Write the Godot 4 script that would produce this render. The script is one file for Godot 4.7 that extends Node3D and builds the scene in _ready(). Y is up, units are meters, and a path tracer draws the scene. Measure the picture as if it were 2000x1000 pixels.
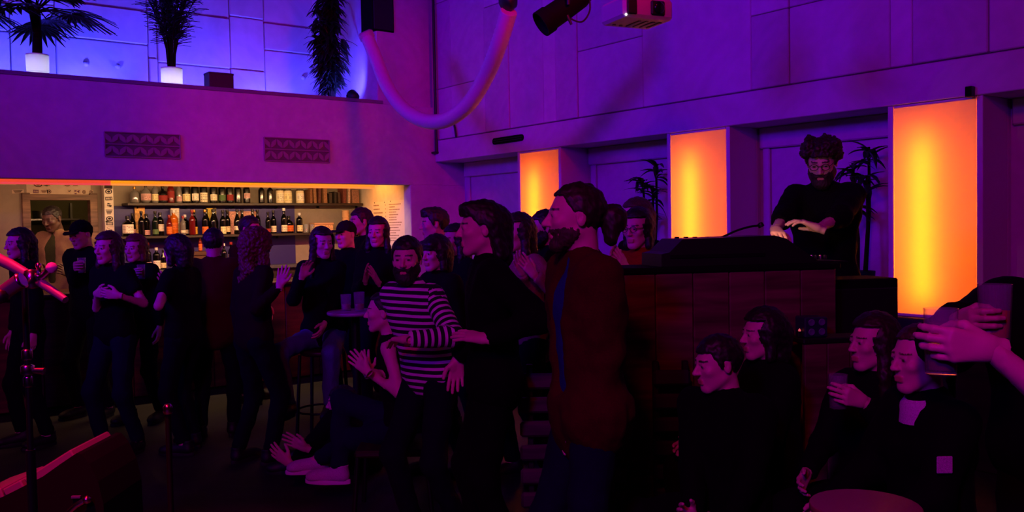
extends Node3D
# A dim club room: bar wall with a planted balcony ledge on the left, wall of light columns on the right, a crowd in between.
# x runs along the bar wall, the bar wall stands at z = -9.2, the column wall at x = 5.98, the viewer at the origin.

const CAM := Vector3(0, 1.65, 0)
const FOCAL := 1745.86
const CR := Vector3(0.79050636, -0.01765546, 0.6121993)
const CU := Vector3(0.03440791, 0.99928595, -0.01561063)
const CF := Vector3(0.61148654, -0.0334048, -0.79054938)
const FH := Vector3(0.6118, 0, -0.7910)
const RH := Vector3(0.7910, 0, 0.6118)
const ZB := -9.2
const XW := 5.98

var M := {}
var counts := {}
var rng := RandomNumberGenerator.new()

# ---------------------------------------------------------------- measuring
func ray(px: float, py: float) -> Vector3:
	return CF + CR * ((px - 1000.0) / FOCAL) + CU * ((500.0 - py) / FOCAL)
func at(px: float, py: float, depth: float) -> Vector3:
	return CAM + ray(px, py) * depth
func on_z(px: float, py: float, z: float) -> Vector3:
	var d := ray(px, py)
	return CAM + d * (z / d.z)
func on_x(px: float, py: float, x: float) -> Vector3:
	var d := ray(px, py)
	return CAM + d * (x / d.x)
func on_y(px: float, py: float, y: float) -> Vector3:
	var d := ray(px, py)
	return CAM + d * ((y - CAM.y) / d.y)
func lin(r: float, g: float, b: float) -> Color:
	return Color(r, g, b).linear_to_srgb()

# ---------------------------------------------------------------- mesh collecting
class MB:
	var v := PackedVector3Array()
	var n := PackedVector3Array()
	var t := PackedVector2Array()
	var c := PackedColorArray()
	var i := PackedInt32Array()
	var tint := Color.WHITE

	func tri(a: Vector3, b: Vector3, d: Vector3) -> void:
		var q := v.size()
		var nn := (d - a).cross(b - a).normalized()
		for p in [a, b, d]:
			v.append(p); n.append(nn); t.append(Vector2(p.x, -p.y)); c.append(tint)
		i.append(q); i.append(q + 1); i.append(q + 2)

	func quad(a: Vector3, b: Vector3, d: Vector3, e: Vector3) -> void:
		var q := v.size()
		var nn := (d - a).cross(b - a).normalized()
		var uv := [Vector2(0, 1), Vector2(0, 0), Vector2(1, 0), Vector2(1, 1)]
		var k := 0
		for p in [a, b, d, e]:
			v.append(p); n.append(nn); t.append(uv[k]); c.append(tint)
			k += 1
		for o in [0, 1, 2, 0, 2, 3]:
			i.append(q + o)

	# a box with chamfered edges
	func box(lo: Vector3, hi: Vector3, bev := 0.004, xf := Transform3D.IDENTITY) -> void:
		var b := minf(bev, 0.45 * minf(hi.x - lo.x, minf(hi.y - lo.y, hi.z - lo.z)))
		var P := {}
		for sx in [0, 1]:
			for sy in [0, 1]:
				for sz in [0, 1]:
					var p := Vector3(hi.x if sx else lo.x, hi.y if sy else lo.y, hi.z if sz else lo.z)
					var s := Vector3(-1 if sx else 1, -1 if sy else 1, -1 if sz else 1) * b
					P[Vector3i(sx, sy, sz)] = [xf * (p + Vector3(0, s.y, s.z)), xf * (p + Vector3(s.x, 0, s.z)), xf * (p + Vector3(s.x, s.y, 0))]
		var mid := xf * ((lo + hi) * 0.5)
		for ax in 3:
			var u := (ax + 1) % 3
			var w := (ax + 2) % 3
			for sgn in 2:
				var q := []
				for uv in [[0, 0], [0, 1], [1, 1], [1, 0]]:
					var key := Vector3i.ZERO
					key[ax] = sgn; key[u] = uv[0]; key[w] = uv[1]
					q.append(P[key][ax])
				out_quad(q[0], q[1], q[2], q[3], mid)
			if b > 0.0:
				for su in 2:
					for sw in 2:
						var k0 := Vector3i.ZERO
						k0[u] = su; k0[w] = sw
						var k1 := k0
						k1[ax] = 1
						out_quad(P[k0][u], P[k1][u], P[k1][w], P[k0][w], mid)
		if b > 0.0:
			for key in P:
				var a: Vector3 = P[key][0]
				var d: Vector3 = P[key][1]
				var e: Vector3 = P[key][2]
				if (e - a).cross(d - a).dot(a - mid) < 0.0:
					tri(a, e, d)
				else:
					tri(a, d, e)

	func out_quad(a: Vector3, b: Vector3, d: Vector3, e: Vector3, mid: Vector3) -> void:
		if (d - a).cross(b - a).dot((a + d) * 0.5 - mid) < 0.0:
			quad(a, e, d, b)
		else:
			quad(a, b, d, e)

	# rings of points joined into a smooth skin
	func skin(rings: Array, closed := true, caps := true) -> void:
		var q0 := v.size()
		var m: int = rings[0].size()
		var w := m + 1 if closed else m
		var rows := rings.size()
		var vol := 0.0
		for r in rows:
			for k in w:
				var p: Vector3 = rings[r][k % m]
				v.append(p); n.append(Vector3.ZERO); c.append(tint)
				t.append(Vector2(float(k) / (w - 1), float(r) / maxi(1, rows - 1)))
		var mid := Vector3.ZERO
		for p in rings[rows / 2]:
			mid += p / m
		var i0 := i.size()
		for r in rows - 1:
			for k in w - 1:
				var a := q0 + r * w + k
				for tr in [[a, a + 1, a + w + 1], [a, a + w + 1, a + w]]:
					i.append(tr[0]); i.append(tr[1]); i.append(tr[2])
					vol += (v[tr[0]] - mid).dot((v[tr[2]] - mid).cross(v[tr[1]] - mid))
		if closed and caps:
			for r in [0, rows - 1]:
				var cen := Vector3.ZERO
				for p in rings[r]:
					cen += p / m
				var qc := v.size()
				v.append(cen); n.append(Vector3.ZERO); c.append(tint); t.append(Vector2(0.5, 0.5))
				for k in m:
					v.append(rings[r][k]); n.append(Vector3.ZERO); c.append(tint); t.append(Vector2(0.5, 0.5))
				for k in m:
					var a1 := qc + 1 + k
					var a2 := qc + 1 + (k + 1) % m
					i.append(qc)
					if r == 0:
						i.append(a2); i.append(a1)
					else:
						i.append(a1); i.append(a2)
		if closed and vol < 0.0:
			for k in range(i0, i.size(), 3):
				var s := i[k + 1]
				i[k + 1] = i[k + 2]; i[k + 2] = s
		for k in range(i0, i.size(), 3):
			var nn := (v[i[k + 2]] - v[i[k]]).cross(v[i[k + 1]] - v[i[k]])
			n[i[k]] += nn; n[i[k + 1]] += nn; n[i[k + 2]] += nn
		if closed:
			for r in rows:
				var s2 := n[q0 + r * w] + n[q0 + r * w + w - 1]
				n[q0 + r * w] = s2; n[q0 + r * w + w - 1] = s2
		for k in range(q0, v.size()):
			n[k] = n[k].normalized() if n[k].length_squared() > 1e-20 else Vector3.UP

	func tube(pts: Array, rad: Array, sides := 10, flat := 1.0) -> void:
		var rings := []
		var side := Vector3.ZERO
		for k in pts.size():
			var d: Vector3 = (pts[mini(k + 1, pts.size() - 1)] - pts[maxi(k - 1, 0)]).normalized()
			if side == Vector3.ZERO:
				side = d.cross(Vector3.UP if absf(d.y) < 0.9 else Vector3.RIGHT).normalized()
			side = (side - d * side.dot(d)).normalized()
			var up := side.cross(d)
			var ring := []
			var rr: float = rad[mini(k, rad.size() - 1)]
			for s in sides:
				var an := TAU * s / sides
				ring.append(pts[k] + (side * cos(an) + up * sin(an) * flat) * rr)
			rings.append(ring)
		skin(rings)

	# profile: pairs (radius, height)
	func lathe(prof: Array, sides := 14, xf := Transform3D.IDENTITY) -> void:
		var rings := []
		for p in prof:
			var ring := []
			for s in sides:
				var an := TAU * s / sides
				ring.append(xf * Vector3(cos(an) * maxf(p[0], 0.0004), p[1], sin(an) * maxf(p[0], 0.0004)))
			rings.append(ring)
		skin(rings)

	# an extruded outline in the xy plane
	func slab(poly: Array, z0: float, z1: float, xf := Transform3D.IDENTITY) -> void:
		var pts := PackedVector2Array(poly)
		if Geometry2D.is_polygon_clockwise(pts):
			pts.reverse()
		var ids := Geometry2D.triangulate_polygon(pts)
		for k in range(0, ids.size(), 3):
			var a := pts[ids[k]]
			var b := pts[ids[k + 1]]
			var d := pts[ids[k + 2]]
			if (b - a).cross(d - a) < 0.0:
				var s := b
				b = d; d = s
			tri(xf * Vector3(a.x, a.y, z1), xf * Vector3(d.x, d.y, z1), xf * Vector3(b.x, b.y, z1))
			tri(xf * Vector3(a.x, a.y, z0), xf * Vector3(b.x, b.y, z0), xf * Vector3(d.x, d.y, z0))
		for k in pts.size():
			var a := pts[k]
			var b := pts[(k + 1) % pts.size()]
			quad(xf * Vector3(a.x, a.y, z0), xf * Vector3(a.x, a.y, z1), xf * Vector3(b.x, b.y, z1), xf * Vector3(b.x, b.y, z0))

	func mesh(colors := false) -> ArrayMesh:
		var A := []
		A.resize(Mesh.ARRAY_MAX)
		A[Mesh.ARRAY_VERTEX] = v; A[Mesh.ARRAY_NORMAL] = n; A[Mesh.ARRAY_TEX_UV] = t; A[Mesh.ARRAY_INDEX] = i
		if colors:
			A[Mesh.ARRAY_COLOR] = c
		var me := ArrayMesh.new()
		me.add_surface_from_arrays(Mesh.PRIMITIVE_TRIANGLES, A)
		return me

# ---------------------------------------------------------------- naming
func numbered(called: String) -> String:
	var k: int = counts.get(called, 0)
	counts[called] = k + 1
	return called if k == 0 else "%s_%03d" % [called, k]
func tag(o: Node3D, label: String, category: String, group := "") -> Node3D:
	o.set_meta("label", label); o.set_meta("category", category)
	if group != "":
		o.set_meta("group", group)
	return o
func thing(called: String, label: String, category: String, where := Vector3.ZERO, turn := 0.0, group := "") -> Node3D:
	var o := Node3D.new()
	o.name = numbered(called)
	add_child(o)
	o.position = where; o.rotation.y = turn
	return tag(o, label, category, group)
func put(called: String, mesh: Mesh, mat: Material, parent: Node = self, xf := Transform3D.IDENTITY) -> MeshInstance3D:
	var o := MeshInstance3D.new()
	o.name = numbered(called) if parent == self else called
	o.mesh = mesh
	o.material_override = mat
	o.transform = xf
	o.cast_shadow = GeometryInstance3D.SHADOW_CASTING_SETTING_ON
	parent.add_child(o, true)
	return o
func bx(lo: Vector3, hi: Vector3, bev := 0.004) -> ArrayMesh:
	var m := MB.new()
	m.box(Vector3(minf(lo.x, hi.x), minf(lo.y, hi.y), minf(lo.z, hi.z)), Vector3(maxf(lo.x, hi.x), maxf(lo.y, hi.y), maxf(lo.z, hi.z)), bev)
	return m.mesh()
func cbx(size: Vector3, bev := 0.004) -> ArrayMesh:
	return bx(size * -0.5, size * 0.5, bev)
func struct(called: String, mesh: Mesh, mat: Material, parent: Node = self) -> MeshInstance3D:
	var o := put(called, mesh, mat, parent)
	if parent == self:
		o.set_meta("kind", "structure")
	return o

# ---------------------------------------------------------------- materials
func noise_image(size: int, freq: float, seed_: int, lo: float, hi: float, octaves := 4, stretch := Vector2.ONE) -> Image:
	var fn := FastNoiseLite.new()
	fn.seed = seed_; fn.frequency = freq; fn.fractal_octaves = octaves
	fn.noise_type = FastNoiseLite.TYPE_SIMPLEX_SMOOTH
	var im := Image.create(size, size, false, Image.FORMAT_RGB8)
	for y in size:
		for x in size:
			var u := TAU * x / size
			var w := TAU * y / size
			var r := size / TAU
			var k := fn.get_noise_3d(cos(u) * r * stretch.x, sin(u) * r * stretch.x + cos(w) * r * stretch.y, sin(w) * r * stretch.y)
			var g := lerpf(lo, hi, clampf(k * 0.9 + 0.5, 0, 1))
			im.set_pixel(x, y, Color(g, g, g))
	return im
func mat(col: Color, rough := 0.8, metal := 0.0, tex: Texture2D = null, scale_ := 1.0, bump: Texture2D = null, bump_cm := 0.2) -> StandardMaterial3D:
	var m := StandardMaterial3D.new()
	m.albedo_color = col; m.roughness = rough; m.metallic = metal
	if rough > 0.8:
		m.metallic_specular = 0.25
	if tex or bump:
		m.uv1_triplanar = true
		m.uv1_scale = Vector3.ONE * scale_
	if tex:
		m.albedo_texture = tex
	if bump:
		m.heightmap_enabled = true; m.heightmap_texture = bump; m.heightmap_scale = bump_cm
	return m
func glow(col: Color, energy: float) -> StandardMaterial3D:
	var m := StandardMaterial3D.new()
	m.albedo_color = Color(0.9, 0.9, 0.9); m.emission_enabled = true; m.emission = col; m.emission_energy_multiplier = energy
	return m
func glass(col: Color, alpha := 0.25) -> StandardMaterial3D:
	var m := StandardMaterial3D.new()
	m.transparency = BaseMaterial3D.TRANSPARENCY_ALPHA
	m.albedo_color = Color(col.r, col.g, col.b, alpha); m.roughness = 0.04
	return m
var T := {}
func make_materials() -> void:
	T.cloth = ImageTexture.create_from_image(noise_image(192, 0.09, 5, 0.72, 1.0, 3))
	T.paint = ImageTexture.create_from_image(noise_image(256, 0.035, 7, 0.94, 1.0, 5))
	T.grain = ImageTexture.create_from_image(noise_image(256, 0.03, 11, 0.55, 1.0, 4, Vector2(0.15, 1.6)))
	T.hair = ImageTexture.create_from_image(noise_image(192, 0.12, 13, 0.4, 1.0, 3, Vector2(1.5, 0.12)))
	T.floor = ImageTexture.create_from_image(noise_image(256, 0.03, 17, 0.6, 1.0, 5))
	M.paint = mat(Color(0.80, 0.79, 0.80), 0.75, 0, T.paint, 0.7)
	M.paint_b = mat(Color(0.76, 0.75, 0.76), 0.75, 0, T.paint, 0.9)
	M.paint_c = mat(Color(0.83, 0.82, 0.83), 0.75, 0, T.paint, 0.6)
	M.paint_dark = mat(Color(0.5, 0.48, 0.5), 0.8, 0, T.paint, 0.8)
	M.joint = mat(Color(0.70, 0.69, 0.70), 0.85)
	M.floor = mat(Color(0.13, 0.12, 0.13), 0.6, 0, T.floor, 0.5)
	M.black = mat(Color(0.05, 0.05, 0.055), 0.5)
	M.black_matte = mat(Color(0.035, 0.035, 0.04), 0.85)
	M.rubber = mat(Color(0.03, 0.03, 0.03), 0.6)
	M.steel = mat(Color(0.6, 0.6, 0.62), 0.3, 1.0)
	M.dark_steel = mat(Color(0.16, 0.16, 0.17), 0.4, 0.8)
	M.wood = mat(Color(0.42, 0.24, 0.15), 0.5, 0, T.grain, 1.2)
	M.wood_b = mat(Color(0.37, 0.20, 0.13), 0.5, 0, T.grain, 1.4)
	M.wood_c = mat(Color(0.48, 0.28, 0.17), 0.5, 0, T.grain, 1.0)
	M.booth = mat(Color(0.52, 0.34, 0.32), 0.45, 0, T.grain, 1.2)
	M.booth_b = mat(Color(0.46, 0.29, 0.28), 0.45, 0, T.grain, 1.4)
	M.booth_c = mat(Color(0.58, 0.39, 0.37), 0.45, 0, T.grain, 1.0)
	M.shelf = mat(Color(0.20, 0.12, 0.08), 0.5, 0, T.grain, 1.5)
	M.paper = mat(Color(0.88, 0.85, 0.78), 0.8)
	M.cream = mat(Color(0.85, 0.78, 0.62), 0.7)
	M.glass = glass(Color(0.75, 0.8, 0.8), 0.10)

# ---------------------------------------------------------------- the scene
func _ready() -> void:
	rng.seed = 20
	# camera
	var cam := Camera3D.new()
	cam.name = "camera"
	cam.fov = rad_to_deg(2.0 * atan(500.0 / FOCAL))
	cam.transform = Transform3D(Basis(CR, CU, -CF), CAM)
	cam.near = 0.05; cam.far = 60.0
	add_child(cam)
	cam.current = true
	# surroundings: a closed room at night
	var we := WorldEnvironment.new()
	we.name = "surroundings"
	var env := Environment.new()
	env.background_mode = Environment.BG_COLOR
	env.background_color = Color(0, 0, 0)
	env.tonemap_mode = Environment.TONE_MAPPER_LINEAR
	env.tonemap_exposure = 1.0
	env.sdfgi_enabled = true; env.ssao_enabled = true; env.ssil_enabled = true
	we.environment = env
	add_child(we)
	make_materials()
	# stage lamps on the truss and the stage floor, all outside the frame: [place, aim, colour, energy, cone, housing]
	stage_lamp(Vector3(-3.6, 4.3, -6.0), Vector3(5.98, 3.5, -7.2), lin(0.12, 0.0, 1.0), 42.0, 32.0, 0.8, "violet stage spotlight hanging far left, aimed at the far end of the right wall")
	stage_lamp(Vector3(-2.4, 3.8, 0.4), Vector3(4.0, 2.0, -7.0), lin(0.22, 0.0, 1.0), 8.5, 62.0, 0.30, "violet stage floodlight hanging on the left, aimed at the crowd")
	stage_lamp(Vector3(-1.7, 4.7, 0.7), Vector3(4.4, 2.0, -7.0), lin(1.0, 0.005, 0.08), 7.5, 58.0, 0.30, "red stage floodlight hanging on the left, aimed at the crowd")
	stage_lamp(Vector3(3.2, 4.7, -1.2), Vector3(4.75, 2.3, -9.2), lin(1.0, 0.0, 0.06), 13.0, 18.0, 0.3, "red spotlight on the ceiling above the crowd, aimed at the wall over the bar")
	stage_lamp(Vector3(0.0, 3.6, -3.2), Vector3(0.6, 0.6, -3.7), lin(1.0, 0.005, 0.03), 17.0, 25.0, 0.1, "red spotlight hanging over the stage, aimed down at the microphone stand")
	build_shell()
	build_bar()
	build_balcony()
	build_columns()
	build_overhead()
	build_booth()
	build_stage()
	build_furniture()
	build_people()

func stage_lamp(p: Vector3, aim: Vector3, col: Color, energy: float, cone: float, soft: float, label: String) -> void:
	var t := thing("stage_lamp", label, "stage lamp", p, 0.0, "")
	var xf := Transform3D(Basis.looking_at(aim - p), Vector3.ZERO)
	var m := MB.new()
	m.lathe([[0.0, -0.26], [0.07, -0.25], [0.1, -0.2], [0.1, -0.02], [0.108, 0.0], [0.1, 0.0], [0.096, -0.03], [0.0, -0.035]], 18, xf * Transform3D(Basis(Vector3.RIGHT, -PI / 2), Vector3(0, 0, 0.1)))
	put("housing", m.mesh(), M.black, t)
	m = MB.new()
	m.lathe([[0.0, 0.0], [0.09, 0.0], [0.09, 0.008], [0.0, 0.012]], 18, xf * Transform3D(Basis(Vector3.RIGHT, -PI / 2), Vector3(0, 0, 0.09)))
	put("lamp_lens", m.mesh(), glow(col, 3.0), t)
	m = MB.new()
	var s := xf.basis * Vector3.RIGHT
	var up := Vector3.UP if p.y > 1.0 else Vector3.DOWN
	m.tube([s * 0.115, s * 0.115 + up * 0.15, up * 0.19, s * -0.115 + up * 0.15, s * -0.115], [0.011], 8)
	put("yoke", m.mesh(), M.black, t)
	if p.y > 1.0:
		m = MB.new()
		m.tube([up * 0.18, Vector3(0, 5.2 - p.y, 0)], [0.014], 8)
		put("hanging_rod", m.mesh(), M.black, t)
	var l := SpotLight3D.new()
	l.name = "beam"
	l.light_color = col; l.light_energy = energy
	l.spot_angle = cone; l.spot_angle_attenuation = 0.6
	l.spot_range = 40.0; l.spot_attenuation = 2.0; l.light_size = soft
	l.shadow_enabled = true
	t.add_child(l)
	l.transform = Transform3D(xf.basis, xf.basis * Vector3(0, 0, -0.02))

# ---------------------------------------------------------------- room shell
func build_shell() -> void:
	struct("floor", bx(Vector3(-5.2, -0.2, -13.2), Vector3(6.8, 0, 4.6), 0), M.floor)
	struct("ceiling", bx(Vector3(-5.2, 5.2, -13.2), Vector3(6.8, 5.4, 4.6), 0), mat(Color(0.12, 0.12, 0.13), 0.9))
	struct("wall_left", bx(Vector3(-5.2, 0, -13.2), Vector3(-5.0, 5.2, 4.6), 0), mat(Color(0.10, 0.09, 0.10), 0.9))
	struct("wall_rear", bx(Vector3(-5.0, 0, 4.4), Vector3(6.8, 5.2, 4.6), 0), mat(Color(0.10, 0.09, 0.10), 0.9))
	# bar wall: the band between opening and balcony, with the wall beside the opening
	struct("wall_bar", bx(Vector3(-5.0, 2.165, ZB - 0.16), Vector3(6.6, 3.105, ZB), 0.006), M.paint)
	struct("trim_1", bx(Vector3(-5.0, 3.10, ZB - 0.22), Vector3(5.25, 3.14, ZB + 0.012), 0.004), M.paint_dark)
	struct("wall_bar_side", bx(Vector3(5.60, 0, ZB - 0.16), Vector3(6.6, 2.165, ZB), 0.006), M.paint)
	struct("wall_bar_end", bx(Vector3(-5.0, 0, ZB - 0.16), Vector3(-1.6, 2.165, ZB), 0.006), M.paint)
	# column wall
	var xr := XW + 0.41
	struct("wall_right", bx(Vector3(xr, 0, -9.2), Vector3(6.8, 2.6, 4.4), 0), M.paint_b)
	struct("wall_right_base", bx(Vector3(XW - 0.07, 0, -9.2), Vector3(xr, 0.97, -2.1), 0.008), mat(Color(0.16, 0.10, 0.09), 0.45, 0, T.grain, 0.8))
	struct("wall_right_near", bx(Vector3(XW, 0, -0.62), Vector3(xr, 2.446, 4.4), 0.006), M.paint)
	var beam := struct("trim_2", bx(Vector3(XW - 0.02, 2.446, -9.2), Vector3(6.8, 2.70, 4.4), 0.006), M.paint)
	beam.set_meta("label", "long painted beam above the light columns")
	# shallow lintels and mouldings in the niches behind the beam
	for k in 3:
		var z0: float = [-9.15, -6.88, -4.74][k]
		var z1: float = [-7.63, -5.5, -3.4][k]
		struct("trim_%d" % (3 + k), bx(Vector3(xr - 0.05, 2.27, z0), Vector3(xr, 2.446, z1), 0.01), M.paint_b)
		struct("trim_%d" % (6 + k), bx(Vector3(xr - 0.03, 0.97, z0 + 0.02), Vector3(xr, 2.27, z0 + 0.09), 0.008), M.paint_b)
	struct("trim_9", bx(Vector3(xr - 0.05, 2.27, -2.7), Vector3(xr, 2.446, -0.62), 0.01), M.paint_b)
	struct("trim_10", bx(Vector3(xr - 0.03, 0.97, -2.45), Vector3(xr, 2.27, -2.36), 0.008), M.paint_b)
	# upper wall of separate boards with open joints
	var upper := struct("wall_right_upper", bx(Vector3(XW + 0.06, 2.70, -9.2), Vector3(6.8, 5.2, 4.4), 0), M.joint)
	var xs := [880.0, 946.0, 993.0, 1060.0, 1085.0, 1127.0, 1255.0, 1467.0, 1541.0, 1738.0, 1782.0, 1930.0, 2090.0]
	var edges := [-9.19]
	for x in xs:
		edges.append(on_x(x, 120.0, XW).z)
	edges.append_array([-1.1, 0.1, 1.3, 2.5, 4.38])
	var tones := [M.paint, M.paint_b, M.paint_c]
	var levels := [[3.30, 4.2], [3.33, 4.2], [3.62, 4.3]]
	for k in edges.size() - 1:
		var cut: float = [3.32, 3.32, 4.1, 4.1, 4.1, 4.1, 3.36, 3.7, 3.30, 3.30, 3.42, 3.42, 3.42, 3.3, 3.3, 3.3, 3.3, 3.3, 3.3][k]
		var ys := [2.712, cut, 4.35, 5.19]
		for j in 3:
			var proud := 0.058 + 0.004 * ((k * 7 + j * 3) % 3)
			put("panel", bx(Vector3(XW + 0.062 - proud, ys[j] + 0.003, edges[k] + 0.003), Vector3(XW + 0.07, ys[j + 1] - 0.003, edges[k + 1] - 0.003), 0.007), tones[(k * 2 + j) % 3], upper)
	# corner pipe chase
	struct("wall_corner", bx(Vector3(5.25, 3.105, -11.3), Vector3(6.8, 5.2, ZB - 0.12), 0.01), M.paint)
	var p := thing("corner_pipe", "thin dark pipe running down the corner between bar wall and right wall", "pipe")
	var a := on_z(849, 150, ZB + 0.06)
	var b := on_z(852.5, 298, ZB + 0.06)
	var m := MB.new()
	m.tube([Vector3(a.x, 4.6, a.z), Vector3(a.x, a.y, a.z), b], [0.018], 8)
	put("pipe", m.mesh(), M.black, p)
	m = MB.new()
	m.box(Vector3(-0.035, -0.012, -0.07), Vector3(0.035, 0.012, 0.02), 0.003, Transform3D(Basis.IDENTITY, b))
	put("bracket", m.mesh(), M.black, p)
	var w := thing("wall_cable", "short dark cable end hanging at the left end of the beam", "cable")
	m = MB.new()
	var c := on_x(884, 232, XW - 0.03)
	var d := on_x(891, 268, XW - 0.03)
	m.tube([c, (c + d) * 0.5 + Vector3(0, 0, 0.01), d], [0.013], 8)
	put("cable", m.mesh(), M.black, w)
	# slot vent in the beam
	var v := thing("slot_vent", "black slot vent with rounded ends in the beam", "vent", on_x(992.5, 272.5, XW - 0.02))
	var poly := []
	for k in 24:
		var an := TAU * k / 24
		poly.append(Vector2((0.24 if cos(an) > 0 else -0.24) + 0.036 * cos(an), 0.036 * sin(an)))
	m = MB.new()
	m.slab(poly, -0.004, 0.012, Transform3D(Basis(Vector3.UP, -PI / 2), Vector3.ZERO))
	put("slot", m.mesh(), M.black_matte, v)
	for k in 2:
		put("slat", bx(Vector3(-0.016, -0.014 + 0.022 * k, -0.25), Vector3(-0.01, -0.008 + 0.022 * k, 0.25), 0.001), M.black, v)
	var e := thing("junction_box", "small dark box on the beam above the nearest light column", "box", on_x(1898, 180, XW - 0.02))
	put("body", bx(Vector3(-0.05, -0.035, -0.022), Vector3(0.001, 0.035, 0.022), 0.004), M.black, e)
	put("lid", bx(Vector3(-0.056, -0.03, -0.018), Vector3(-0.05, 0.03, 0.018), 0.002), M.black_matte, e)
	# two relief grilles on the bar wall
	for g in 2:
		var q: Array = [[203, 257, 352, 310, "left of the two dark patterned grilles on the wall above the bar"], [515, 268, 643, 318, "right of the two dark patterned grilles on the wall above the bar"]][g]
		var c0 := on_z(q[0], q[1], ZB)
		var c1 := on_z(q[2], q[3], ZB)
		var gr := thing("wall_grille", q[4], "grille", Vector3((c0.x + c1.x) / 2, (c0.y + c1.y) / 2, ZB), 0.0, "grilles above the bar")
		var hw := absf(c1.x - c0.x) / 2
		var hh := absf(c0.y - c1.y) / 2
		var gm := mat(Color(0.60, 0.50, 0.50), 0.6)
		put("backing", bx(Vector3(-hw, -hh, 0), Vector3(hw, hh, 0.006), 0.002), mat(Color(0.42, 0.34, 0.34), 0.8), gr)
		for s in [-1, 1]:
			put("frame", bx(Vector3(-hw, s * hh - 0.006, 0), Vector3(hw, s * hh + 0.006, 0.02), 0.003), gm, gr)
			put("frame", bx(Vector3(s * hw - 0.006, -hh, 0), Vector3(s * hw + 0.006, hh, 0.02), 0.003), gm, gr)
		put("frame", bx(Vector3(-hw, -0.006, 0), Vector3(hw, 0.006, 0.018), 0.003), gm, gr)
		var leaf := MB.new()
		leaf.slab([Vector2(-0.026, 0.0), Vector2(-0.012, 0.045), Vector2(0, 0.062), Vector2(0.012, 0.045), Vector2(0.026, 0), Vector2(0.012, -0.045), Vector2(0, -0.062), Vector2(-0.012, -0.045)], 0.004, 0.018)
		var lm := leaf.mesh()
		for ix in 11:
			for iy in 2:
				put("louver", lm, gm, gr, Transform3D(Basis(Vector3(0, 0, 1), 0.5 * (1 if (ix + iy) % 2 else -1)).scaled(Vector3(1, minf(1.0, hh / 0.15), 1)), Vector3(-hw + (ix + 0.5) * 2 * hw / 11, (iy - 0.5) * hh, 0)))

# ---------------------------------------------------------------- light columns
func build_columns() -> void:
	var diff := StandardMaterial3D.new()
	diff.albedo_color = Color(0.72, 0.34, 0.36); diff.roughness = 0.5
	diff.backlight_enabled = true; diff.backlight = Color(1, 1, 1)
	var zs := [[-7.561, -6.937], [-5.41, -4.805], [-3.331, -2.768]]
	var names := ["farthest of the three tall glowing orange light columns, beside the bar", "middle one of the three glowing orange light columns, left of the DJ", "nearest and largest glowing orange light column, right of the DJ"]
	for k in 3:
		var z0: float = zs[k][0]
		var z1: float = zs[k][1]
		var t := thing("light_column", names[k], "light column", Vector3(XW, 0.972, (z0 + z1) / 2), 0.0, "light columns along the right wall")
		var hw := (z1 - z0) / 2
		var h := 2.446 - 0.972
		var white := mat(Color(0.80, 0.78, 0.78), 0.7)
		put("back_panel", bx(Vector3(0.36, 0, -hw - 0.045), Vector3(0.405, h, hw + 0.045), 0.003), white, t)
		for s in [-1, 1]:
			put("side_panel", bx(Vector3(0.0, 0, s * (hw + 0.005)), Vector3(0.36, h, s * (hw + 0.045)), 0.004), white, t)
		put("bottom_panel", bx(Vector3(0.004, 0.0, -hw), Vector3(0.36, 0.02, hw), 0.003), white, t)
		put("top_panel", bx(Vector3(0.004, h - 0.02, -hw), Vector3(0.36, h - 0.002, hw), 0.003), white, t)
		put("diffuser", bx(Vector3(0.006, 0.004, -hw), Vector3(0.01, h - 0.004, hw), 0.0), diff, t)
		# the lamp tube stands behind the diffuser, nearer to one side
		var zt := -hw * 0.30
		var xt := 0.15
		var m := MB.new()
		m.tube([Vector3(xt, 0.06, zt), Vector3(xt, h - 0.14, zt)], [0.019], 12)
		put("lamp_tube", m.mesh(), glow(lin(1.0, 0.15, 0.001), 50.0), t)
		for y in [0.04, h - 0.13]:
			put("tube_holder", bx(Vector3(xt - 0.03, y - 0.02, zt - 0.028), Vector3(0.36, y + 0.03, zt + 0.028), 0.004), white, t)
		var l := AreaLight3D.new()
		l.name = "tube_light"
		l.area_size = Vector2(0.038, h - 0.4)
		l.light_color = lin(1.0, 0.15, 0.001); l.light_energy = 0.9
		l.shadow_enabled = true
		t.add_child(l)
		l.transform = Transform3D(Basis(Vector3.UP, PI / 2), Vector3(xt - 0.022, (h - 0.17) / 2, zt))

# ---------------------------------------------------------------- bar
const ORD := ["first", "second", "third", "fourth", "fifth", "sixth", "seventh", "eighth", "ninth", "tenth", "eleventh", "twelfth", "thirteenth", "fourteenth", "fifteenth", "sixteenth", "seventeenth", "eighteenth", "nineteenth", "twentieth", "twenty-first", "twenty-second", "twenty-third", "twenty-fourth", "twenty-fifth", "twenty-sixth", "twenty-seventh", "twenty-eighth", "twenty-ninth", "thirtieth"]
const ZK := -10.75
var bottle_mesh := {}

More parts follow.
